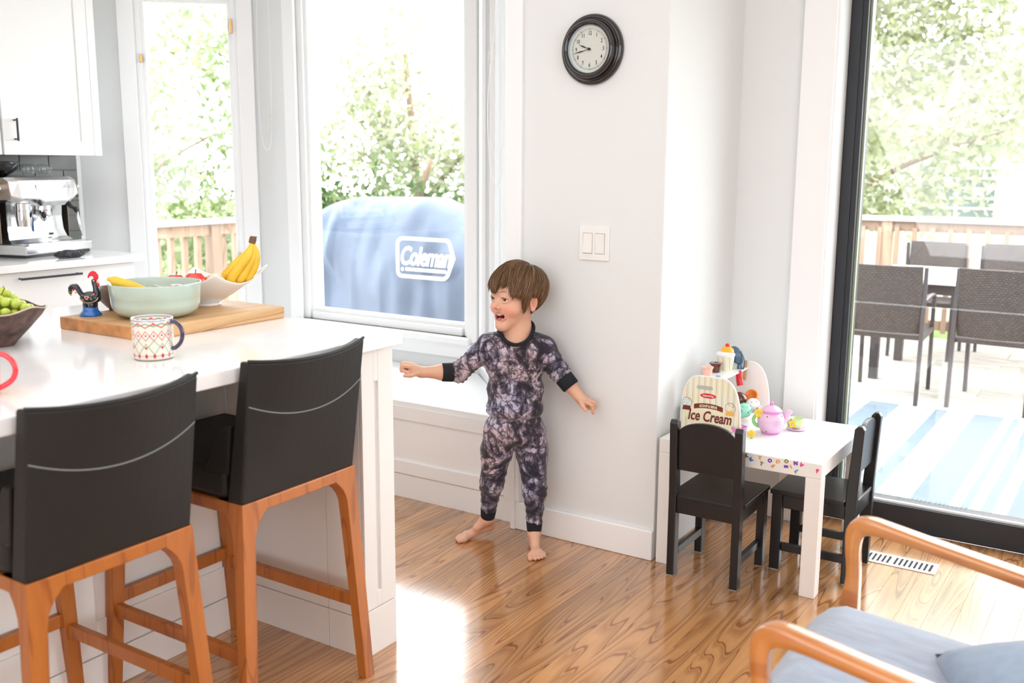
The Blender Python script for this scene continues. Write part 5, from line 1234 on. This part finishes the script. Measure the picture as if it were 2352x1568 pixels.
HL_, KL_, AL_ = (-.083, .004, .40), (-.110, .012, .237), (-.126, .060, .085)
HR_, KR_, AR_ = (.030, .004, .40), (.045, -.012, .222), (.045, -.018, .062)
seg(body, [HL_, KL_, AL_], [.052, .034, .019]); seg(body, [HR_, KR_, AR_], [.052, .034, .019])
# hands: palm, four fingers of unequal length, thumb from the side of the palm
def fing(pts, r1, r2, k=.0035): 
    n_ = len(pts); seg(body, pts, [r1 + (r2 - r1) * i / (n_ - 1) for i in range(n_)], k)
body.add(*cone(WL, (-.384, -.052, .667), .018, .019), k=.012); body.add(*ell((-.384, -.050, .670), (.019, .026, .017)), k=.008)
for v_, ln, z_0 in ((-.072, 1.0, .0), (-.056, 1.08, .003), (-.040, 1.0, .002), (-.026, .82, -.003)):
    fing([(-.390, v_, .680 + z_0), (-.390 - .028 * ln, v_ - .001, .684 + z_0), (-.391 - .030 * ln, v_, .667 + z_0), (-.397, v_ + .001, .6605 + z_0)], .0078, .0062)
fing([(-.368, -.066, .656), (-.388, -.082, .652), (-.410, -.080, .650)], .0095, .0066)
body.add(*cone(WR, (.214, -.040, .548), .018, .018), k=.012); body.add(*ell((.217, -.040, .549), (.017, .025, .019)), k=.008)
for i, (v_, ln) in enumerate(((-.064, 1.0), (-.049, 1.06), (-.034, 1.0), (-.021, .82))):
    if i == 0: fing([(.224, v_, .556), (.240, v_ - .003, .546), (.2445, v_ - .002, .530), (.2455, v_, .517)], .0076, .0056)
    else: fing([(.226, v_, .558), (.226 + .022 * ln, v_, .552), (.227 + .022 * ln, v_, .535), (.232, v_ + .001, .530)], .0076, .006)
fing([(.202, -.054, .557), (.208, -.072, .544), (.219, -.078, .530)], .0095, .0064)
# feet with toes
def foot(heel, ball, tips, rs, ank):
    body.add(*cone(ank, heel, .020, .021), k=.014); body.add(*cone(heel, ball, .020, .0155), k=.014)
    body.add(*cone(ank, [(a * .45 + b * .55) for a, b in zip(ank, ball)], .020, .0155), k=.018)
    h_ = np.array(heel); b_ = np.array(ball)
    for (tb_, te_), r_0 in zip(tips, rs):
        body.add(*cone([(p + q) / 2 for p, q in zip(ball, tb_)], tb_, .0135, r_0 * 1.15), k=.008); body.add(*cone(tb_, te_, r_0, r_0 * .92), k=.002)
def toes(ball, dr, lat, n_z, zt):
    dr = np.array(dr); lat = np.array(lat); out = []
    for o_, ln in ((-.020, .046), (-.0035, .048), (.0095, .043), (.0205, .036), (.030, .027)):
        b_ = np.array(ball) + lat * o_; t0 = b_ + dr * (ln - .018); t1 = b_ + dr * ln; t0[2] = zt + .0015; t1[2] = zt - .001; out.append((tuple(t0), tuple(t1)))
    return out
rs_ = [.0105, .0078, .0072, .0068, .0062]
dr = np.array([.02, -1, 0.]); foot((.045, .004, .0205), (.049, -.090, .0165), toes((.049, -.090, .016), dr, (1, .02, 0), 0, .0098), rs_, AR_)
dr = np.array([-.90, -.44, 0.]); dr /= np.linalg.norm(dr)
foot((-.122, .100, .043), (-.196, .062, .0175), toes((-.196, .062, .016), dr, (-.44, .90, 0), 0, .0100), rs_, AL_)
V, Fc = surface_nets(body)
me = np_mesh('person', V, Fc)
# skin, lips, cheeks, brows, scalp as vertex colours
X, Y, Z = to_head(V[:, 0], V[:, 1], V[:, 2]); n_ = len(V); C_ = np.tile(np.array([.70, .405, .285]), (n_, 1))
def blend(mask, col): 
    global C_
    m = np.clip(mask, 0, 1)[:, None]; C_ = C_ * (1 - m) + np.array(col) * m
isH = (Z > -.13) & (Z < .14)
blend(isH * np.exp(-(((np.abs(X) - .040) / .020) ** 2 + ((Z + .040) / .018) ** 2)) * (Y > .03) * .55, (.80, .27, .20))
blend(isH * np.exp(-((X / .012) ** 2 + ((Z + .029) / .009) ** 2)) * (Y > .085) * .45, (.78, .30, .22))
mr = np.sqrt((X / .0245) ** 2 + ((Z - MC[2] - .001) / .0185) ** 2); lip = isH & (Y > .06) & (Y < .1) & (np.abs(Z - MC[2] + .001) < .0205) & (np.abs(X) < .028)
dl_ = np.full(n_, 9.)
for pts in (LIPT, LIPB):
    for a, b in zip(pts, pts[1:]): dl_ = np.minimum(dl_, cone(a, b, .0030, .0030)[0](X, Y, Z))
blend(np.clip((.0022 - dl_) / .0014, 0, 1) * .62, (.62, .20, .16))
inm = isH & (ell((0, .080, MC[2] - .0055), (.0255, .029, .0118))[0](X, Y, Z) < .0012) & (dl_ > .0022) & (Z < MC[2] + .009); blend(inm * 1., (.16, .015, .015))
blend(isH * (ell((.0885, -.004, -.007), (.0095, .0115, .0190))[0](np.abs(X), Y, Z) < .0015) * .55, (.50, .16, .11))  # shade of the ear's hollow painted in so its depth shows
blend(isH * (np.abs(ell((.080, -.008, -.010), (.0075, .0175, .0265))[0](np.abs(X), Y, Z)) < .003) * .35, (.80, .26, .18))
def fringe(X, Y):   # lowest hair height at this place of the head (head coordinates)
    g_ = lambda c, w_: np.exp(-((X - c) / w_) ** 2)
    f = .050 - .030 * g_(-.004, .012) - .012 * g_(-.040, .018) - .006 * np.sin(X * 260) - .040 * np.clip((X - .050) / .012, 0, 1)
    s1 = (Y <= .055) & (Y > .028); f = np.where(s1, np.minimum(f, .045 - .085 * np.clip((.054 - Y) / .026, 0, 1)), f)
    s2 = (Y <= .028) & (Y > .010); f = np.where(s2, -.042, f)
    s3 = (Y <= .010) & (Y > -.026); f = np.where(s3, .014, f)
    return np.where(Y <= -.026, np.where(Y > -.04, -.05, -.082), f)
d_sk = Z - fringe(X, Y)
blend((isH & (d_sk > .006) & (np.abs(X) < .083)) * 1., (.12, .06, .03))
for o_, dr_ in (((.0, 0, 0), 0),): pass
ca = me.color_attributes.new('skin_tone', 'FLOAT_COLOR', 'POINT'); ca.data.foreach_set('color', np.concatenate([C_, np.ones((n_, 1))], 1).astype(np.float32).ravel())
M['skin'] = mat('child_skin', (.7, .42, .3), .48, spec=.35, sss=.12, bump=.04, bscale=300, bdist=.001)
N, L, b = nodes(M['skin']); at = N.new('ShaderNodeAttribute'); at.attribute_name = 'skin_tone'; L.new(at.outputs['Color'], b.inputs['Base Color'])
person = link('person', me, M['skin'], None, smooth=True)
sm_ = person.modifiers.new('smooth', 'SMOOTH'); sm_.iterations = 1; sm_.factor = .35
person.location = (-1.84, 2.93, 0); person.rotation_euler = (0, 0, .572239)
tag(person, 'laughing barefoot child in dark tie-dye pyjamas stepping across the oak floor', 'person')

# eyes, teeth, tongue
M['eyewhite'] = mat('eye_white', (.78, .77, .76), .12, coat=.8); M['iris'] = mat('brown_iris', (.045, .02, .009), .3); M['pupil'] = mat('pupil', (.004, .004, .004), .1)
M['teeth'] = mat('milk_teeth', (.80, .77, .70), .2, coat=.5); M['tongue'] = mat('tongue', (.62, .16, .14), .3, coat=.3); M['lash'] = mat('lash_brown', (.05, .025, .015), .7)
for s in (1, -1):
    c_ = np.array([s * .030, .0725, -.0012]); g_0 = np.array([.14, .985, .03]); g_0 /= np.linalg.norm(g_0)
    eb_ = MB().sphere(from_head(c_), .0128, 20, 14).build('eyeball', M['eyewhite'], person, smooth=True)
    gv = Vector(g_0 @ HM); q = gv.to_track_quat('Z', 'Y').to_matrix()
    for nm, rr, off, m_ in (('iris', .0068, .0126, M['iris']), ('pupil', .0031, .0131, M['pupil'])):
        MB().lathe([(0, .0018), (rr * .5, .0015), (rr * .85, .0006), (rr, -.0006)], 18).build(nm, m_, eb_, smooth=True, loc=from_head(c_) + gv * (off - .0008), rot=q.to_euler())
    lp = spline([(s * .0145, .0825, -.0035), (s * .022, .0895, .0035), (s * .034, .0878, .0045), (s * .0468, .0755, -.0025)], 4)
    MB().tube([from_head(p_) for p_ in lp], [.0006] + [.0011] * (len(lp) - 2) + [.0005], 5).build('eyelash', M['lash'], person)
    lp = spline([(s * .011, .0915, .0205), (s * .022, .0900, .0245), (s * .034, .0825, .0245), (s * .046, .0715, .0195)], 4)
    MB().tube([from_head(p_) for p_ in lp], [.0008] + [.0019] * (len(lp) - 2) + [.0006], 6, flat=.6).build('eyebrow', mat('brow_brown', (.22, .12, .06), .8), person)
tt = MB()
for i in range(8):
    x_0 = (i - 3.5) * .0062; y_0 = .0800 - 14. * x_0 * x_0; tt.sphere(from_head((x_0, y_0, MC[2] + .0045 + 10 * x_0 * x_0 - (.0006 if i in (3, 4) else 0))), (.0028, .0022, .0043), 8, 6)
for i in range(6):
    x_0 = (i - 2.5) * .0048; y_0 = .0735 - 9. * x_0 * x_0; tt.sphere(from_head((x_0, y_0, MC[2] - .0125)), (.0021, .002, .0026), 8, 6)
tt.build('teeth', M['teeth'], person, smooth=True)
MB().sphere(from_head((0, .067, MC[2] - .0115)), (.0145, .0125, .0055), 16, 10).build('tongue', M['tongue'], person, smooth=True)

# hair: thousands of tapering strands lying along the skull, away from the crown
rg = np.random.RandomState(8); NS = 10500
th_ = rg.rand(NS * 3) * 2 * PI; cz = rg.rand(NS * 3) * 1.55 - .55
P = np.stack([np.sqrt(1 - np.clip(cz, -1, 1) ** 2) * np.cos(th_) * .08, np.sqrt(1 - np.clip(cz, -1, 1) ** 2) * np.sin(th_) * .10 - .012, cz * .088 + .03], 1)
P = P[(P[:, 2] > fringe(P[:, 0], P[:, 1]) + .004)][:NS]; NS = len(P)
def hs(P_): return head_sdf(P_[:, 0], P_[:, 1], P_[:, 2], ears=False)
def grad(P_):
    e_ = .0015; g = np.stack([hs(P_ + np.eye(3)[i] * e_) - hs(P_ - np.eye(3)[i] * e_) for i in range(3)], 1); return g / (np.linalg.norm(g, axis=1)[:, None] + 1e-9)
lay = rg.rand(NS, 1); crown = np.array([.012, -.058, .112]); steps = 15
clump = rg.normal(size=(260, 3)) * .5; ci = np.argmin(((P[:, None, :] - P[rg.randint(0, NS, 260)][None]) ** 2).sum(2), 1); cj = clump[ci]
ln = (.0060 + .0022 * rg.rand(NS, 1)); pts = []; alive = np.ones(NS, bool); cur = P.copy(); rad = []
for it in range(steps):
    g = grad(cur); off = .003 + .0175 * lay * np.sin(PI * min(1, (it + 2.5) / steps * .85)) * (.55 + .45 * np.clip((cur[:, 2:3] + .02) / .10, 0, 1))
    cur = cur - g * (hs(cur)[:, None] - off); pts.append(cur.copy())
    d = cur - crown; sweep = np.array([.55, .30, -.55]) * np.clip((cur[:, 1:2] - .0) / .06, 0, 1) * np.clip((cur[:, 2:3]) / .05, 0, 1)
    d = d / (np.linalg.norm(d, axis=1)[:, None] + 1e-6) + np.array([0, 0, -.55]) + sweep * .9 + cj * .34 + rg.normal(size=(NS, 3)) * .07
    d = d - g * (d * g).sum(1)[:, None]; d /= np.linalg.norm(d, axis=1)[:, None] + 1e-9
    nx_ = cur + d * ln * (1 + .5 * lay)
    ok = nx_[:, 2] > fringe(nx_[:, 0], nx_[:, 1]) - .016 * lay[:, 0] * rg.rand(NS) - .003; alive &= ok
    cur = np.where(alive[:, None], nx_, cur)
    rad.append(alive.copy())
pts = np.stack(pts, 1)                                         # NS, steps, 3
life = np.stack(rad, 1).sum(1)[:, None] + 1.; t_ = np.clip(np.arange(steps)[None, :] / life, 0, 1)
base_r = np.maximum(.00082 * (1 - t_) ** .5 * (.35 + .65 * np.minimum(1, t_ * 5)), .00004)
K3 = 3; tang = np.gradient(pts, axis=1); tang /= np.linalg.norm(tang, axis=2)[..., None] + 1e-9
aa_ = np.cross(tang, np.array([.3, .5, .8])); aa_ /= np.linalg.norm(aa_, axis=2)[..., None] + 1e-9; bb_ = np.cross(tang, aa_)
Vh = np.stack([pts + (aa_ * math.cos(2 * PI * j / K3) + bb_ * math.sin(2 * PI * j / K3)) * base_r[:, :, None] for j in range(K3)], 2)   # NS, steps, 3, 3
Vw = (Vh.reshape(-1, 3) @ HM) + HC
i0 = (np.arange(NS)[:, None, None] * steps + np.arange(steps - 1)[None, :, None]) * K3 + np.arange(K3)[None, None, :]; j1 = (np.arange(K3) + 1) % K3
i1 = (np.arange(NS)[:, None, None] * steps + np.arange(steps - 1)[None, :, None]) * K3 + j1[None, None, :]
Fh = np.stack([i0, i1, i1 + K3, i0 + K3], 3).reshape(-1, 4)
M['hair'] = mat('brown_hair', (.2, .1, .05), .42, spec=.5); N, L, b = nodes(M['hair'])
gN = N.new('ShaderNodeNewGeometry'); rp = N.new('ShaderNodeValToRGB'); L.new(gN.outputs['Random Per Island'], rp.inputs[0]); e = rp.color_ramp.elements
e[0].color = (.095, .045, .022, 1); e[1].color = (.40, .25, .13, 1); q = e.new(.55); q.color = (.19, .095, .045, 1); q = e.new(.85); q.color = (.30, .175, .09, 1); L.new(rp.outputs[0], b.inputs['Base Color'])
ho = link('hair', np_mesh('hair', Vw, Fh), M['hair'], person, smooth=True); ho['kind'] = 'stuff'

# pyjamas
def tiedye():
    m = mat('tie_dye_cotton', (.2, .2, .22), .92, bump=.25, bscale=260, bdist=.001, sheen=.2); N, L, b = nodes(m)
    tc = N.new('ShaderNodeTexCoord')
    n1 = N.new('ShaderNodeTexNoise'); n1.inputs['Scale'].default_value = 9; n1.inputs['Detail'].default_value = 7; n1.inputs['Roughness'].default_value = .62; n1.inputs['Distortion'].default_value = 1.6; L.new(tc.outputs['Object'], n1.inputs['Vector'])
    mp = N.new('ShaderNodeVectorMath'); mp.operation = 'MULTIPLY_ADD'; L.new(n1.outputs['Color'], mp.inputs[0]); mp.inputs[1].default_value = (.06, .06, .06); L.new(tc.outputs['Object'], mp.inputs[2])
    vo = N.new('ShaderNodeTexVoronoi'); vo.feature = 'DISTANCE_TO_EDGE'; vo.inputs['Scale'].default_value = 26; L.new(mp.outputs[0], vo.inputs['Vector'])
    vo2 = N.new('ShaderNodeTexVoronoi'); vo2.feature = 'DISTANCE_TO_EDGE'; vo2.inputs['Scale'].default_value = 75; L.new(mp.outputs[0], vo2.inputs['Vector'])
    def op(o_, a, b_, cl=True):
        q = N.new('ShaderNodeMath'); q.operation = o_; q.use_clamp = cl
        for i, v in enumerate((a, b_)):
            if isinstance(v, (int, float)): q.inputs[i].default_value = v
            else: L.new(v, q.inputs[i])
        return q.outputs[0]
    cr = op('ADD', op('MULTIPLY', vo.outputs['Distance'], 4.), .42); cr2 = op('ADD', op('MULTIPLY', vo2.outputs['Distance'], 5.), .55)
    r1 = N.new('ShaderNodeValToRGB'); r1.color_ramp.elements[0].position = .42; r1.color_ramp.elements[1].position = .62; L.new(n1.outputs['Fac'], r1.inputs[0])
    mpv = N.new('ShaderNodeMapping'); mpv.inputs['Scale'].default_value = (26, 26, 9); mpv.inputs['Rotation'].default_value = (0, .5, 0); L.new(mp.outputs[0], mpv.inputs[0])
    nst = N.new('ShaderNodeTexNoise'); nst.inputs['Scale'].default_value = 1.6; nst.inputs['Detail'].default_value = 6; nst.inputs['Roughness'].default_value = .7; L.new(mpv.outputs[0], nst.inputs['Vector'])
    rst = N.new('ShaderNodeValToRGB'); rst.color_ramp.elements[0].position = .38; rst.color_ramp.elements[1].position = .64; L.new(nst.outputs['Fac'], rst.inputs[0])
    tone = op('MULTIPLY', op('MULTIPLY', op('MULTIPLY', cr, cr2), op('ADD', r1.outputs[0], .14)), op('ADD', rst.outputs[0], .32))
    rc = N.new('ShaderNodeValToRGB'); L.new(tone, rc.inputs[0]); e = rc.color_ramp.elements
    e[0].position = 0; e[0].color = (.008, .007, .011, 1); e[1].position = .70; e[1].color = (.52, .48, .51, 1)
    for p_, c_ in ((.12, (.022, .018, .028)), (.28, (.085, .07, .09)), (.46, (.24, .21, .24))): q = e.new(p_); q.color = (*c_, 1)
    n3 = N.new('ShaderNodeTexNoise'); n3.inputs['Scale'].default_value = 5; L.new(tc.outputs['Object'], n3.inputs['Vector'])
    hm = N.new('ShaderNodeMix'); hm.data_type = 'RGBA'; hm.blend_type = 'MULTIPLY'; hm.inputs[0].default_value = 1; L.new(rc.outputs[0], hm.inputs[6])
    r3 = N.new('ShaderNodeValToRGB'); r3.color_ramp.elements[0].position = .4; r3.color_ramp.elements[1].position = .6; r3.color_ramp.elements[0].color = (.86, .95, 1.2, 1); r3.color_ramp.elements[1].color = (1.12, .97, .98, 1); L.new(n3.outputs['Fac'], r3.inputs[0]); L.new(r3.outputs[0], hm.inputs[7])
    L.new(hm.outputs[2], b.inputs['Base Color']); return m
M['tiedye'] = tiedye(); M['ribbing'] = mat('black_ribbing', (.008, .010, .014), .9, bump=.3, bscale=300, bdist=.001)
def crumple(x, y, z, amp, fx, fz, ph=0.):
    w1_ = np.sin(x * 31 + z * 23 + ph) + np.sin(y * 37 - z * 29 + 1.3 + ph); w2_ = np.sin(x * 57 - z * 41 + w1_ * 1.2); 
    return amp * (np.sin(x * fx + z * fz + w1_ * 1.5 + w2_ * .8) * .6 + np.sin(y * fx * 1.1 + z * fz * 1.7 + w2_ * 1.3) * .4)
def garment(name, prims, cuts, h_, lo, hi, amp, k=.02, wr=None):
    fd = Field(lo, hi, h_)
    for p_ in prims: fd.add(*p_, k=k)
    sl, x, y, z = fd.block(lo, hi); fd.F = fd.F - np.where(np.abs(fd.F) < .02, crumple(x, y, z, amp, 60, 70), 0).astype(np.float32)
    if wr is not None: fd.F = fd.F - np.where(np.abs(fd.F) < .02, wr(x, y, z), 0).astype(np.float32)
    for p_ in cuts: fd.add(*p_, k=.002, cut=True)
    V, Fc = surface_nets(fd); o = link(name, np_mesh(name, V, Fc), M['tiedye'], person, smooth=True)
    s_ = o.modifiers.new('smooth', 'SMOOTH'); s_.iterations = 2; s_.factor = .5; return o
def lerp(a, b, t_): return tuple(p * (1 - t_) + q * t_ for p, q in zip(a, b))
CL0, CL1 = (-.246, -.017, .650), (-.286, -.028, .652)     # sleeve cuffs
CR0, CR1 = (.142, -.010, .634), (.170, -.021, .601)
pr = [cone((-.095, .002, .735), (.040, .002, .733), .050, .050, 1.15), ell((-.029, .0, .675), (.106, .075, .085)), ell((-.027, .0, .585), (.100, .073, .095)), ell((-.028, .0, .520), (.103, .076, .055)),
      cone((-.030, .012, .765), SL, .042, .040), cone((-.018, .012, .765), SR, .042, .040),
      cone(SL, EL, .042, .034), cone(EL, lerp(EL, CL0, .8), .034, .0305), cone(SR, ER, .041, .034), cone(ER, lerp(ER, CR0, .6), .034, .0305)]
def wr(x, y, z):   # rings of wrinkles along the lower sleeves
    o_ = 0
    for a, b in (((-.12, 0, .742), CL0), (SR, CR0)):
        a_ = np.array(a); d = np.array(b) - a_; Ld = np.linalg.norm(d); d /= Ld
        t_ = (x - a_[0]) * d[0] + (y - a_[1]) * d[1] + (z - a_[2]) * d[2]; q = np.clip((t_ / Ld - .35) / .3, 0, 1) * (t_ < Ld * 1.1) * (np.abs(x + .028) > .10)
        o_ = o_ + q * .0020 * np.sin(t_ * 400 + np.sin(y * 90) * 1.4 + np.sin(z * 70))
    return o_
cuts = [ell((-.024, -.012, .815), (.052, .058, .052)), ell((-.024, -.03, .80), (.046, .05, .042)),
        (lambda x, y, z: (z - .462) + .004 * np.sin(x * 40) + 0 * y, (-.2, -.15, .40), (.15, .15, .47)), 
        cone(lerp(CL0, CL1, .2), lerp(EL, WL, .9), .0275, .024), cone(lerp(CR0, CR1, .2), lerp(ER, WR, .98), .0275, .024)]
garment('pyjama_top', pr, cuts, .003, (-.31, -.12, .43), (.22, .12, .82), .0018, wr=wr)
pr = [ell((-.028, .002, .445), (.108, .080, .070)), cone((-.080, .002, .42), (-.092, .005, .36), .060, .056), cone((.026, .002, .42), (.034, .002, .36), .060, .056),
      cone((-.092, .005, .36), KL_, .056, .042), cone(KL_, lerp(KL_, AL_, .70), .042, .0285), cone((.034, .002, .36), KR_, .056, .043), cone(KR_, lerp(KR_, AR_, .71), .043, .029)]
def wr2(x, y, z): return .0013 * np.sin(z * 230 + np.sin(x * 70) * 1.8 + np.sin(y * 60)) * np.clip((.33 - z) / .1, 0, 1)
garment('pyjama_trousers', pr, [cone(lerp(KL_, AL_, .9), AL_, .0225, .02), cone(lerp(KR_, AR_, .9), AR_, .0225, .02)], .003, (-.18, -.11, .07), (.12, .12, .53), .0018, k=.016, wr=wr2)
def cuff(a, b, r1, r2):
    a = Vector(a); b = Vector(b); MB().tube([a, lerp(a, b, .1), lerp(a, b, .5), lerp(a, b, .9), b], [r1 * .97, r1 * 1.0, (r1 + r2) / 2, r2, r2 * .93], 28).build('cuff', M['ribbing'], person, smooth=True, bev=0)
cuff(CL0, CL1, .0335, .0325); cuff(CR0, CR1, .0335, .0325)
cuff(lerp(KL_, AL_, .72), lerp(KL_, AL_, .98), .0295, .0265); cuff(lerp(KR_, AR_, .74), lerp(KR_, AR_, .99), .0295, .0265)
cp = [(-.0865, -.006, .796), (-.074, -.040, .778), (-.050, -.060, .763), (-.022, -.066, .758), (.008, -.056, .768), (.028, -.032, .788), (.036, -.002, .809), (.026, .034, .822), (-.004, .052, .828), (-.040, .050, .822), (-.074, .028, .808)]
cp = spline(cp + [cp[0]], 5)[:-1]
MB().tube(cp, .0062, 10, closed=True, flat=1.25).build('collar', M['ribbing'], person, smooth=True)
